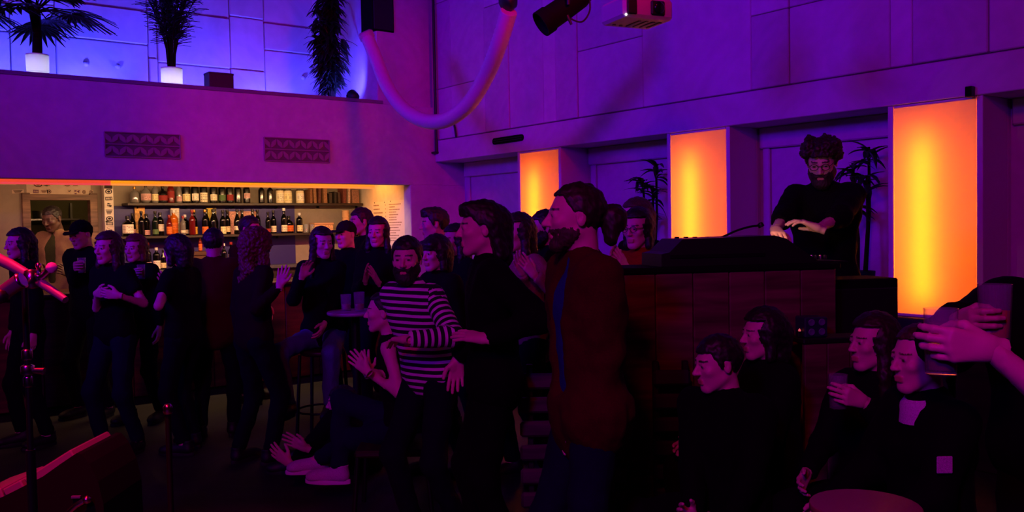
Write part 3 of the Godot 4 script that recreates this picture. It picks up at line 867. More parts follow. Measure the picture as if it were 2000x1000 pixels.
	var cs := thing("cup_stack", "tall stack of paper cups on the lower bar shelf", "cups", Vector3(cpn.x, y2, ZK + 0.14))
	var m := MB.new()
	m.lathe([[0.0, 0.0], [0.03, 0.0], [0.045, 0.11], [0.047, 0.115], [0.0, 0.115]], 14)
	for k in 8:
		put("cup", m.mesh() if k == 0 else cs.get_child(0).mesh, mat(Color(0.85, 0.66, 0.46), 0.8) if k == 0 else cs.get_child(0).material_override, cs, Transform3D(Basis.IDENTITY, Vector3(0, k * 0.024, 0)))
	# bottles on the back counter
	var low := [[289, "wine", g_dark, 4, red, 0.01, 0.09, 1.0, "slim dark bottle with a pink neck"], [306, "spirit", g_dark, 1, white, 0.01, 0.11, 0.95, "dark bottle with a large pale label"], [319, "small", g_dark, 5, foil, 0.02, 0.08, 0.95, "small dark bottle with a greenish label"], [392, "wine", g_red, 3, red, 0.02, 0.15, 0.58, "red orange bottle standing on the crate"], [438, "wine", g_dark, -1, white, 0, 0, 0.9, "dark bottle with a white stopper"], [452, "wine", g_dark, 4, red, 0.1, 0.16, 0.95, "dark bottle with a pale pink neck label"]]
	for k in low.size():
		var e: Array = low[k]
		var p := on_z(e[0], 515, ZK + 0.2)
		bottle(e[1], Vector3(p.x, y3 + (0.197 if e[0] == 392 else 0.001), ZK + 0.2), e[2], labs[e[3]] if e[3] >= 0 else null, e[4], e[5], e[6], "%s, %s on the back counter" % [e[8], ORD[k]], "bottles on the back counter", e[7])
	var mb := on_z(384, 500, ZK + 0.18)
	var cr := thing("wooden_crate", "red brown wooden crate on the back counter", "crate", Vector3(mb.x, y3, ZK + 0.2))
	for k in 4:
		put("slat", bx(Vector3(-0.14, k * 0.05, 0.1), Vector3(0.14, k * 0.05 + 0.044, 0.112), 0.003), M.wood_c, cr)
	put("body", bx(Vector3(-0.14, 0, -0.1), Vector3(0.14, 0.195, 0.1), 0.003), M.wood_b, cr)

func tumbler(t: Node3D, r: float, h: float, drink: Material, fill := 0.7) -> void:
	var m := MB.new()
	m.lathe([[0.0, 0.0], [r * 0.85, 0.0], [r * 0.88, 0.004], [r, h], [r * 0.94, h], [r * 0.82, 0.012], [0.0, 0.01]], 18)
	put("glass_wall", m.mesh(), M.glass, t)
	if drink:
		m = MB.new()
		m.lathe([[0.0, 0.012], [r * 0.81, 0.0125], [r * (0.82 + 0.11 * fill), h * fill], [0.0, h * fill]], 16)
		put("drink", m.mesh(), drink, t)

# ---------------------------------------------------------------- balcony over the bar
func build_balcony() -> void:
	var zw := -11.0
	struct("floor_balcony", bx(Vector3(-5.0, 2.75, -11.3), Vector3(5.25, 2.9, ZB - 0.16), 0), M.paint_dark)
	var back := struct("wall_balcony", bx(Vector3(-5.0, 2.75, zw - 0.3), Vector3(5.25, 5.2, zw), 0), M.joint)
	# boards of the balcony wall
	var xs := [-30.0, 20.0, 108.0, 288.0, 306.0, 448.0, 515.0, 640.0]
	var ex := [-5.0, -4.0, -3.0, -2.0, -1.0, 0.0]
	for x in xs:
		ex.append(on_z(x, 100, zw).x)
	ex.append(5.24)
	var tones := [M.paint_c, M.paint, M.paint_c]
	for k in ex.size() - 1:
		var px := 1000.0
		var pxc := [0, 0, 0, 0, 0, -60, -10, 60, 200, 297, 370, 480, 580, 670]
		px = pxc[mini(k, 13)]
		var h1 := on_z(px, [62, 62, 62, 62, 62, 62, 60, 66, 80, 114, 128, 137, 105, 115][mini(k, 13)], zw).y
		var h2 := on_z(px, [0, 0, 0, 0, 0, 0, 2, 6, 12, 20, 27, 36, 53, 60][mini(k, 13)], zw).y
		h2 = maxf(h2, h1 + 0.2)
		var ys := [2.9, h1, h2, 5.19]
		for j in 3:
			put("panel", bx(Vector3(ex[k] + 0.006, ys[j] + 0.006, zw - 0.01), Vector3(ex[k + 1] - 0.006, ys[j + 1] - 0.006, zw + 0.03 + 0.012 * ((k + j) % 2)), 0.01), tones[(k + j) % 3], back)
	# small round knobs on the lower boards
	for e in [[168, 125], [230, 130], [592, 152], [637, 159]]:
		var p := on_z(e[0], e[1], zw + 0.045)
		var m := MB.new()
		m.lathe([[0.03, 0.0], [0.032, 0.012], [0.014, 0.03], [0.0, 0.03]], 12, Transform3D(Basis(Vector3.RIGHT, PI / 2), Vector3.ZERO))
		put("knob", m.mesh(), M.paint, back, Transform3D(Basis.IDENTITY, p))
	# blue uplights behind the parapet
	var ux := [0.1, 1.25, 2.3, 3.45, 4.55]
	for k in ux.size():
		uplight(Vector3(ux[k], 2.9, -10.5), Vector3(ux[k] - 0.1, 3.55, zw), [3.4, 3.6, 3.6, 2.6, 3.4][k], "blue uplight on the balcony floor, %s from the left" % ORD[k])
	uplight(on_z(688, 186, ZB - 0.26) - Vector3(0, 0.1, 0), Vector3(4.95, 4.2, zw), 2.2, "blue uplight standing at the right end of the balcony")
	# speaker box and foliage at the right end
	var bs := thing("balcony_speaker", "black loudspeaker box hanging at the right end of the balcony", "loudspeaker", on_z(737, 28, ZB - 0.25))
	put("cabinet", bx(Vector3(-0.15, -0.23, -0.14), Vector3(0.15, 0.32, 0.14), 0.012), M.black_matte, bs)
	put("grille", bx(Vector3(-0.13, -0.21, 0.14), Vector3(0.13, 0.30, 0.148), 0.004), M.black, bs)
	put("bracket", bx(Vector3(-0.02, 0.32, -0.02), Vector3(0.02, 1.9, 0.02), 0.004), M.black, bs)
	var cb := thing("balcony_box", "dark square box standing on the balcony ledge", "box", on_z(428, 176, ZB - 0.11))
	put("case", bx(Vector3(-0.13, 0.0, -0.08), Vector3(0.13, 0.165, 0.08), 0.006), mat(Color(0.22, 0.16, 0.16), 0.7), cb)
	put("lid", bx(Vector3(-0.133, 0.15, -0.083), Vector3(0.133, 0.172, 0.083), 0.004), mat(Color(0.2, 0.15, 0.15), 0.7), cb)
	# plants
	plant(on_z(74, 141.5, ZB - 0.1), "fan", 0.1, "fan palm with a dark drooping crown in a white pot on the balcony ledge", 1)
	plant(on_z(336, 165.0, ZB - 0.1), "bush", 0.105, "upright feathery palm in a white pot in the middle of the balcony ledge", 2)
	plant(on_z(-125, 127, ZB - 0.1), "fan", 0.1, "fan palm at the left end of the balcony ledge, mostly cut off", 3)
	var pp := on_z(668, 190, ZB - 0.62)
	plant(Vector3(pp.x - 0.13, 2.9, pp.z), "dense", 0.12, "dense leafy plant at the right end of the balcony", 4)

func uplight(p: Vector3, aim: Vector3, e: float, label: String) -> void:
	var t := thing("balcony_uplight", label, "uplight", p, 0.0, "blue uplights on the balcony")
	var col := lin(0.045, 0.04, 1.0)
	var tilt := Transform3D(Basis.looking_at(aim - p - Vector3(0, 0.1, 0)) * Basis(Vector3.RIGHT, -PI / 2), Vector3(0, 0.1, 0))
	var m := MB.new()
	m.lathe([[0.0, -0.08], [0.06, -0.07], [0.065, 0.02], [0.058, 0.02], [0.055, 0.0], [0.0, 0.0]], 14, tilt)
	put("housing", m.mesh(), M.black, t)
	m = MB.new()
	m.lathe([[0.0, 0.004], [0.054, 0.004], [0.05, 0.01], [0.0, 0.012]], 14, tilt)
	put("lamp_lens", m.mesh(), glow(col, 3.0), t)
	m = MB.new()
	m.tube([Vector3(-0.07, 0.0, 0), Vector3(-0.07, 0.1, 0)], [0.008], 6)
	m.tube([Vector3(0.07, 0.0, 0), Vector3(0.07, 0.1, 0)], [0.008], 6)
	m.box(Vector3(-0.08, 0, -0.05), Vector3(0.08, 0.01, 0.05), 0.002)
	put("stand", m.mesh(), M.black, t)
	var l := SpotLight3D.new()
	l.name = "beam"
	l.light_color = lin(0.045, 0.04, 1.0); l.light_energy = e; l.spot_angle = 60; l.spot_angle_attenuation = 0.4
	l.spot_range = 20; l.spot_attenuation = 2.0; l.light_size = 0.05; l.shadow_enabled = true
	t.add_child(l)
	l.transform = Transform3D(Basis.looking_at(aim - p - Vector3(0, 0.1, 0)), tilt * Vector3(0, 0.03, 0))

func blade(len_: float, wid: float, droop: float, seg := 5) -> ArrayMesh:
	# one long leaf, thin but folded along its rib, growing along +z and bending down
	var m := MB.new()
	var L := []
	for k in seg + 1:
		var f := float(k) / seg
		var w := wid * sin(PI * clampf(0.12 + f * 0.86, 0, 1))
		var c := Vector3(0, -droop * f * f * len_, f * len_ * (1.0 - 0.25 * droop * f))
		L.append([c + Vector3(-w, w * 0.35, 0), c, c + Vector3(w, w * 0.35, 0), c + Vector3(0, -0.004, 0)])
	m.skin(L, true)
	return m.mesh()

func plant(p: Vector3, kind: String, potr: float, label: String, seed_: int) -> void:
	var t := thing("potted_plant", label, "plant", p)
	var r := RandomNumberGenerator.new()
	r.seed = seed_
	var white := mat(Color(0.9, 0.9, 0.9), 0.4)
	white.backlight_enabled = true; white.backlight = Color(1, 1, 1)
	var leaf := mat(Color(0.10, 0.16, 0.08), 0.5, 0, T.cloth, 6.0)
	leaf.backlight_enabled = true; leaf.backlight = Color(0.05, 0.09, 0.03)
	var trunk := mat(Color(0.16, 0.11, 0.08), 0.9, 0, T.grain, 5.0)
	var soil := mat(Color(0.06, 0.045, 0.035), 1.0)
	var ph := 0.16
	if kind != "dense" and kind != "dracaena":
		var m := MB.new()
		m.lathe([[0.0, 0.0], [potr * 0.9, 0.0], [potr * 0.96, 0.006], [potr, ph], [potr * 1.01, ph + 0.004]], 20)
		put("pot", m.mesh(), white, t)
	else:
		ph = 0.3
		var m := MB.new()
		m.lathe([[0.0, 0.0], [potr * 0.8, 0.0], [potr, ph], [potr * 0.92, ph], [potr * 0.9, ph - 0.02], [0.0, ph - 0.02]], 20)
		put("pot", m.mesh(), mat(Color(0.15, 0.14, 0.15), 0.6), t)
	var ms := MB.new()
	ms.lathe([[0.0, ph - 0.022], [potr * 0.9, ph - 0.018], [potr * 0.5, ph - 0.012], [0.0, ph - 0.01]], 14)
	if kind == "fan" or kind == "bush":
		var lm := MB.new()
		lm.lathe([[0.0, 0.012], [0.02, 0.016], [0.026, 0.04], [0.018, 0.06], [0.0, 0.066]], 10)
		put("lamp_bulb", lm.mesh(), glow(lin(0.7, 0.68, 1.0), 2.0), t)
		omni(t, Vector3(0, 0.04, 0), lin(0.70, 0.68, 1.0), 0.017, 0.02)
	put("soil", ms.mesh(), soil, t)
	match kind:
		"fan":
			var m := MB.new()
			m.tube([Vector3(0, ph - 0.03, 0), Vector3(0.005, ph + 0.2, 0), Vector3(-0.01, ph + 0.42, 0)], [0.045, 0.04, 0.05], 10)
			put("trunk", m.mesh(), trunk, t)
			for k in 24:
				var an := TAU * k / 24.0 + r.randf_range(-0.2, 0.2)
				var el := r.randf_range(-0.25, 1.0)
				var ln := r.randf_range(0.26, 0.40)
				var d := Vector3(cos(an) * cos(el), sin(el), sin(an) * cos(el))
				var b := Vector3(0, ph + 0.40, 0)
				var tip := b + d * ln
				var st := MB.new()
				st.tube([b, b + d * ln * 0.5 + Vector3(0, 0.03, 0), tip], [0.009, 0.007, 0.005], 6)
				var fr := put("frond", st.mesh(), trunk, t)
				# a fan of narrow blades
				var fan := MB.new()
				var side := d.cross(Vector3.UP).normalized()
				var upd := side.cross(d)
				for q in 13:
					var fa := lerpf(-1.5, 1.5, q / 12.0)
					var dir := (d * cos(fa) + side * sin(fa)).normalized()
					var bl := 0.38 * (1.0 - 0.25 * absf(fa) / 1.5) * r.randf_range(0.85, 1.1)
					var w := upd.cross(dir).normalized() * 0.026
					var rings := []
					for z in 4:
						var f := z / 3.0
						var c := tip + dir * bl * f + Vector3(0, -0.22 * f * f, 0) * bl * 1.4
						var ww: Vector3 = w * [0.4, 1.0, 0.8, 0.06][z]
						rings.append([c - ww, c + upd * 0.004, c + ww, c - upd * 0.003])
					fan.skin(rings, true)
				put("leaf", fan.mesh(), leaf, fr)
		"bush":
			for k in 20:
				var an := TAU * k / 20.0 + r.randf_range(-0.2, 0.2)
				var sp := r.randf_range(0.05, 0.5)
				var hgt := r.randf_range(0.75, 1.15)
				var st := MB.new()
				var pts := []
				for z in 6:
					var f := z / 5.0
					pts.append(Vector3(cos(an) * (0.03 + sp * f * f), ph - 0.02 + hgt * f, sin(an) * (0.03 + sp * f * f)))
				st.tube(pts, [0.008, 0.007, 0.006, 0.005, 0.004, 0.002], 6)
				var fr := put("cane", st.mesh(), trunk, t)
				var fm := MB.new()
				for q in 52:
					var f := lerpf(0.3, 1.0, q / 51.0)
					var b := Vector3(cos(an) * (0.03 + sp * f * f), ph - 0.02 + hgt * f, sin(an) * (0.03 + sp * f * f))
					var a2 := r.randf() * TAU
					var dir := Vector3(cos(a2), r.randf_range(0.2, 0.9), sin(a2)).normalized()
					var bl := r.randf_range(0.13, 0.22)
					var w := dir.cross(Vector3.UP).normalized() * 0.012
					var rings := []
					for z in 3:
						var g := z / 2.0
						var c := b + dir * bl * g + Vector3(0, -0.25 * g * g * bl, 0)
						var ww: Vector3 = w * [0.5, 1.0, 0.06][z]
						rings.append([c - ww, c + Vector3(0, 0.003, 0), c + ww, c - Vector3(0, 0.002, 0)])
					fm.skin(rings, true)
				put("leaf", fm.mesh(), leaf, fr)
		"dense":
			for k in 14:
				var an := TAU * k / 14.0
				var st := MB.new()
				var top := Vector3(cos(an) * r.randf_range(0.05, 0.2) - 0.04, r.randf_range(0.7, 1.9), sin(an) * r.randf_range(0.05, 0.15))
				st.tube([Vector3(cos(an) * 0.03, ph - 0.02, sin(an) * 0.03), top * 0.5 + Vector3(0, 0.15, 0), top], [0.008, 0.006, 0.003], 6)
				var fr := put("stem", st.mesh(), trunk, t)
				var fm := MB.new()
				for q in 70:
					var b := (top * 0.5 + Vector3(0, 0.15, 0)).lerp(top, r.randf_range(-0.5, 1.0))
					var a2 := r.randf() * TAU
					var dir := Vector3(cos(a2), r.randf_range(-0.7, 0.3), sin(a2)).normalized()
					var bl := r.randf_range(0.1, 0.2)
					var w := dir.cross(Vector3.UP).normalized() * 0.028
					var rings := []
					for z in 4:
						var g := z / 3.0
						var c := b + dir * bl * g + Vector3(0, -0.5 * g * g * bl, 0)
						var ww: Vector3 = w * [0.3, 1.0, 0.8, 0.06][z]
						rings.append([c - ww, c + Vector3(0, 0.004, 0), c + ww, c - Vector3(0, 0.002, 0)])
					fm.skin(rings, true)
				put("leaf", fm.mesh(), leaf, fr)
		"dracaena":
			for k in 4:
				var an := TAU * k / 4.0 + 0.4
				var hh: float = [0.92, 0.7, 0.8, 0.5][k]
				var base := Vector3(cos(an) * 0.04, ph - 0.02, sin(an) * 0.04)
				var top := Vector3(cos(an) * 0.07, ph + hh, sin(an) * 0.07)
				var st := MB.new()
				st.tube([base, base.lerp(top, 0.5) + Vector3(0.01, 0, 0.01), top], [0.014, 0.012, 0.01], 7)
				var cane := put("cane", st.mesh(), trunk, t)
				for q in 13:
					var a2 := TAU * q / 13.0 + r.randf_range(-0.2, 0.2)
					var el := r.randf_range(-0.1, 1.1)
					var bm := blade(r.randf_range(0.14, 0.19), 0.027, r.randf_range(0.3, 0.9))
					put("leaf", bm, leaf, cane, Transform3D(Basis(Vector3.UP, a2) * Basis(Vector3.RIGHT, -el), top - Vector3(0, r.randf_range(0, 0.14), 0)))

# ---------------------------------------------------------------- things overhead
func curve_points(ctrl: Array, per := 8) -> Array:
	var out := []
	for k in ctrl.size() - 1:
		var p0: Vector3 = ctrl[maxi(k - 1, 0)]
		var p1: Vector3 = ctrl[k]
		var p2: Vector3 = ctrl[k + 1]
		var p3: Vector3 = ctrl[mini(k + 2, ctrl.size() - 1)]
		for s in per:
			out.append(p1.cubic_interpolate(p2, p0, p3, float(s) / per))
	out.append(ctrl[ctrl.size() - 1])
	return out

func build_overhead() -> void:
	# pale flexible duct hanging in a loop
	var t := thing("flexible_duct", "pale ribbed flexible duct hanging in a loop from the balcony to the truss", "duct")
	var ctrl := [at(716, 70, 9.4), at(735, 115, 9.3), at(757, 170, 9.1), at(790, 214, 8.8), at(830, 236, 8.5), at(872, 234, 8.2), at(915, 203, 7.9), at(950, 147, 7.6), at(975, 85, 7.3), at(994, 22, 7.1)]
	var pts := curve_points(ctrl, 16)
	var rad := []
	for k in pts.size():
		rad.append(0.069 + 0.0025 * (1 if k % 2 else -1))
	var m := MB.new()
	m.tube(pts, rad, 18)
	put("hose", m.mesh(), mat(Color(0.80, 0.76, 0.78), 0.45), t)
	m = MB.new()
	m.lathe([[0.0, -0.05], [0.06, -0.05], [0.082, -0.03], [0.082, 0.03], [0.06, 0.05], [0.0, 0.05]], 16, Transform3D(Basis(Vector3(0, 0, 1), 0.5), pts[0]))
	put("collar", m.mesh(), mat(Color(0.7, 0.66, 0.68), 0.5), t)
	m = MB.new()
	var e0 := at(992, 3, 7.1)
	m.lathe([[0.0, -0.05], [0.055, -0.05], [0.075, -0.03], [0.075, 0.03], [0.05, 0.06], [0.0, 0.06]], 16, Transform3D(Basis(Vector3(0, 0, 1), -1.0), e0))
	put("clamp", m.mesh(), M.black, t)
	m = MB.new()
	m.tube([e0, Vector3(e0.x + 0.05, 5.2, e0.z)], [0.02], 8)
	put("hanging_rod", m.mesh(), M.black, t)
	# black spotlight
	var lp := at(1102, 16, 6.0)
	var sl := thing("hanging_spotlight", "black cylindrical spotlight hanging left of the projector, switched off", "spotlight", lp)
	var d := (at(1066, 44, 5.95) - at(1135, -4, 6.0)).normalized()
	var xf := Transform3D(Basis.looking_at(d) * Basis(Vector3.RIGHT, -PI / 2), Vector3.ZERO)
	m = MB.new()
	m.lathe([[0.0, -0.2], [0.06, -0.19], [0.075, -0.14], [0.08, 0.0], [0.082, 0.12], [0.09, 0.13], [0.09, 0.2], [0.082, 0.2], [0.076, 0.16], [0.0, 0.15]], 20, xf)
	put("housing", m.mesh(), M.black_matte, sl)
	m = MB.new()
	m.lathe([[0.0, 0.156], [0.074, 0.156], [0.07, 0.166], [0.0, 0.172]], 18, xf)
	put("lens", m.mesh(), mat(Color(0.06, 0.06, 0.08), 0.08), sl)
	m = MB.new()
	var s := xf.basis * Vector3.RIGHT
	m.tube([s * 0.095, s * 0.11 + Vector3(0, 0.16, 0), Vector3(0, 0.22, 0), s * -0.11 + Vector3(0, 0.16, 0), s * -0.095], [0.012], 8)
	m.tube([Vector3(0, 0.2, 0), Vector3(0, 5.2 - lp.y, 0)], [0.014], 8)
	put("yoke", m.mesh(), M.black, sl)
	m = MB.new()
	m.tube(curve_points([at(1150, -10, 6.0) - lp, at(1152, 20, 6.0) - lp, at(1138, 42, 6.0) - lp, at(1118, 38, 6.0) - lp, at(1108, 26, 6.0) - lp], 6), [0.006], 6)
	put("cable", m.mesh(), M.black, sl)
	m = MB.new()
	m.tube([at(1108, 30, 5.95) - lp, at(1116, 48, 5.95) - lp], [0.012, 0.009], 7)
	put("tilt_knob", m.mesh(), M.black, sl)
	# projector
	var pp := at(1243, 27, 5.6)
	var pj := thing("projector", "pale ceiling projector with two dark windows, hanging at the top of the frame", "projector", pp, atan2(-FH.x, -FH.z) + 0.42)
	put("case", bx(Vector3(-0.17, -0.055, -0.16), Vector3(0.19, 0.075, 0.13), 0.018), mat(Color(0.72, 0.70, 0.71), 0.5), pj)
	put("lens_bezel", bx(Vector3(0.02, -0.035, 0.125), Vector3(0.12, 0.055, 0.145), 0.008), M.black, pj)
	put("intake_grille", bx(Vector3(-0.15, -0.04, 0.125), Vector3(-0.08, 0.05, 0.142), 0.006), M.black, pj)
	m = MB.new()
	m.lathe([[0.0, 0.0], [0.034, 0.0], [0.036, 0.012], [0.028, 0.016], [0.0, 0.02]], 18, Transform3D(Basis(Vector3.RIGHT, PI / 2), Vector3(0.07, 0.01, 0.145)))
	put("lens", m.mesh(), mat(Color(0.08, 0.08, 0.1), 0.06), pj)
	m = MB.new()
	m.lathe([[0.0, 0.0], [0.008, 0.0], [0.005, 0.005], [0.0, 0.006]], 10, Transform3D(Basis(Vector3.RIGHT, PI / 2), Vector3(-0.155, -0.045, 0.13)))
	put("indicator_led", m.mesh(), glow(lin(1.0, 0.85, 1.0), 3.0), pj)
	m = MB.new()
	m.tube([Vector3(0, 0.07, 0), Vector3(0, 5.2 - pp.y, 0)], [0.025], 10)
	m.box(Vector3(-0.08, 0.07, -0.06), Vector3(0.08, 0.085, 0.06), 0.003)
	put("mount", m.mesh(), M.black, pj)
	for k in 6:
		put("foot" if k < 2 else "vent_slat", bx(Vector3(-0.12 + k * 0.05, -0.062, -0.1), Vector3(-0.1 + k * 0.05, -0.053, 0.06 if k > 1 else -0.08), 0.002), mat(Color(0.6, 0.58, 0.6), 0.5), pj)

# ---------------------------------------------------------------- DJ booth
func build_booth() -> void:
	# platform and booth; its front looks towards the room (-x), turned to the viewer
	var tn := atan2(-FH.x, -FH.z) + 0.18
	var c := at(1420, 660, 4.5)
	c.y = 0
	var b := thing("dj_booth", "tall dark wooden panelled DJ booth before the light columns", "DJ booth", c, tn)
	var inv := b.transform.affine_inverse()
	var topy := 1.435
	var hw := 0.55
	var px := [-0.58, -0.385, -0.19, 0.0, 0.19, 0.385, 0.58]
	var tones := [M.booth_b, M.booth, M.booth_b, M.booth_c, M.booth, M.booth_b]
	for k in 6:
		put("plank", bx(Vector3(px[k] + 0.002, 0.02, 0.0), Vector3(px[k + 1] - 0.002, topy - 0.015 * (k % 2), 0.035), 0.005), tones[k], b)
	put("carcass", bx(Vector3(-0.58, 0.0, -0.3), Vector3(0.58, topy - 0.03, 0.0), 0.006), M.wood_b, b)
	put("plinth", bx(Vector3(-0.6, 0.0, 0.035), Vector3(0.6, 0.09, 0.05), 0.004), M.black, b)
	put("top_board", bx(Vector3(-0.6, topy - 0.03, -0.31), Vector3(0.6, topy, 0.05), 0.006), M.black_matte, b)
	# console on the booth: a black case with a sloping lid and a lower keyed wing to the right
	var ct := thing("dj_console", "black DJ console with sloping top on the booth", "console", c + Vector3(0, topy, 0), tn)
	var depth0 := -0.42
	var m := MB.new()
	var pl := []
	for e in [[1283, 522], [1283, 496], [1300, 492], [1326, 467], [1520, 460], [1545, 466], [1615, 510], [1680, 511], [1683, 516], [1681, 534]]:
		var w := at(e[0], e[1], 4.47)
		var q: Vector3 = inv * w
		pl.append(Vector2(q.x, maxf(q.y - topy, 0.001) if e[1] < 519 else 0.001))
	m.slab(pl, -0.28, 0.02)
	put("case", m.mesh(), M.black, ct)
	m = MB.new()
	var q0: Vector3 = inv * at(1300, 500, 4.47)
	var q1: Vector3 = inv * at(1500, 500, 4.47)
	m.box(Vector3(q0.x, q0.y - topy - 0.012, 0.02), Vector3(q1.x, q0.y - topy + 0.006, 0.026), 0.002)
	put("edge_strip", m.mesh(), M.dark_steel, ct)
	for k in 5:
		var kq: Vector3 = inv * at(1622 + k * 10, 508, 4.47)
		m = MB.new()
		m.lathe([[0.0, 0.0], [0.009, 0.0], [0.008, 0.022], [0.0, 0.024]], 10, Transform3D(Basis.IDENTITY, Vector3(kq.x, kq.y - topy - 0.004, -0.12)))
		put("knob", m.mesh(), M.steel if k % 2 else M.black, ct)
	for k in 8:
		var kq: Vector3 = inv * at(1345 + k * 22, 466, 4.47)
		put("fader", bx(Vector3(kq.x - 0.008, kq.y - topy - 0.002, -0.2 - 0.015 * (k % 3)), Vector3(kq.x + 0.008, kq.y - topy + 0.008, -0.17 - 0.015 * (k % 3)), 0.002), M.dark_steel, ct)
	# gooseneck lamp
	var gl := thing("gooseneck_lamp", "thin gooseneck lamp over the DJ console", "lamp", c + Vector3(0, topy, 0), tn)
	m = MB.new()
	var gp := []
	for e in [[1404, 466, 4.62], [1420, 459, 4.63], [1440, 450, 4.66], [1464, 443, 4.68], [1486, 440, 4.7]]:
		gp.append(inv * at(e[0], e[1], e[2]) - Vector3(0, topy, 0))
	m.tube(curve_points(gp, 5), [0.006], 7)
	put("neck", m.mesh(), M.black, gl)
	m = MB.new()
	var hp: Vector3 = gp[4]
	m.lathe([[0.0, 0.016], [0.014, 0.012], [0.017, -0.008], [0.014, -0.008], [0.011, 0.006], [0.0, 0.006]], 12, Transform3D(Basis(Vector3(0, 0, 1), 0.5), hp))
	put("lamp_head", m.mesh(), M.black, gl)
	m = MB.new()
	m.lathe([[0.0, 0.004], [0.009, 0.002], [0.009, -0.006], [0.0, -0.008]], 10, Transform3D(Basis(Vector3(0, 0, 1), 0.5), hp))
	put("lamp_led", m.mesh(), glow(lin(1.0, 0.75, 0.6), 3.0), gl)
	var sp := SpotLight3D.new()
	sp.name = "lamp_beam"
	sp.light_color = lin(1.0, 0.45, 0.22); sp.light_energy = 0.05; sp.spot_angle = 75; sp.spot_range = 10; sp.spot_attenuation = 2.0; sp.light_size = 0.01; sp.shadow_enabled = true
	gl.add_child(sp)
	sp.transform = Transform3D(Basis.looking_at(Vector3(0.55, -0.25, -0.25)), hp + Vector3(0.012, -0.014, 0))
	# platform under the DJ
	var plf := thing("dj_platform", "low dark platform the DJ stands on", "platform", Vector3(5.35, 0, -4.05))
	put("deck", bx(Vector3(-0.75, 0.26, -1.3), Vector3(0.6, 0.30, 1.05), 0.006), M.black, plf)
	for k in 4:
		put("fascia", bx(Vector3(-0.74, 0.01, -1.29 + k * 0.585), Vector3(-0.72, 0.255, -0.72 + k * 0.585), 0.003), M.wood_b, plf)
	put("frame", bx(Vector3(-0.7, 0.0, -1.2), Vector3(0.55, 0.26, 1.0), 0.004), M.black_matte, plf)
	# black cabinet right of the booth, with a twin dial unit on it
	var cc := at(1690, 640, 4.85)
	cc.y = 0
	var cab := thing("side_cabinet", "black cabinet standing right of the DJ booth", "cabinet", cc, tn)
	put("body", bx(Vector3(-0.2, 0.0, -0.3), Vector3(0.2, 1.33, 0.0), 0.008), M.black_matte, cab)
	put("door", bx(Vector3(-0.185, 0.08, 0.0), Vector3(0.185, 1.28, 0.016), 0.005), M.black, cab)
	var low := at(1655, 690, 4.36)
	low.y = 0
	var lb := thing("low_partition", "low dark red wooden partition in front of the DJ booth", "partition", low, tn)
	for k in 4:
		put("plank", bx(Vector3(-0.24 + k * 0.12, 0.02, 0.0), Vector3(-0.124 + k * 0.12, 1.06, 0.03), 0.004), [M.booth_b, M.booth, M.booth_b][k % 3], lb)
	put("cap_rail", bx(Vector3(-0.25, 1.06, -0.12), Vector3(0.25, 1.085, 0.04), 0.005), M.black, lb)
	var un := thing("dial_unit", "small dark blue unit with round dials on the low partition", "unit", low + Vector3(0, 1.085, 0) + Basis(Vector3.UP, tn) * Vector3(-0.165, 0, -0.045), tn)
	put("case", bx(Vector3(-0.06, 0.0, -0.05), Vector3(0.06, 0.10, 0.05), 0.006), mat(Color(0.10, 0.10, 0.22), 0.5), un)
	for ix in 2:
		for iy in 2:
			m = MB.new()
			m.lathe([[0.016, 0.0], [0.018, 0.004], [0.014, 0.007], [0.012, 0.004], [0.0, 0.004]], 14, Transform3D(Basis(Vector3.RIGHT, PI / 2), Vector3(-0.027 + ix * 0.054, 0.028 + iy * 0.046, 0.05)))
			put("dial", m.mesh(), mat(Color(0.35, 0.33, 0.5), 0.4), un)
	var lp := thing("indicator_lamp", "tiny orange indicator lamp beside the dial unit", "lamp", low + Vector3(0, 1.085, 0) + Basis(Vector3.UP, tn) * Vector3(-0.235, 0, -0.03), tn)
	put("base", bx(Vector3(-0.012, 0.0, -0.012), Vector3(0.012, 0.03, 0.012), 0.003), M.black, lp)
	m = MB.new()
	m.lathe([[0.0, 0.03], [0.006, 0.03], [0.007, 0.036], [0.0, 0.044]], 8)
	put("lamp_lens", m.mesh(), glow(lin(1.0, 0.15, 0.02), 0.5), lp)
	# plants in the niches
	for e in [[1270, 480, 6.24, 0.1, 0.62, "leafy dracaena on the wall ledge between the far light columns", 5], [1682, 520, 6.24, 0.1, 0.5, "dark spiky dracaena on the wall ledge behind the DJ", 6]]:
		var pq := on_x(e[0], e[1], e[2] - 0.12)
		plant(Vector3(pq.x, 0.972, pq.z), "dracaena", e[3], e[5], e[6])

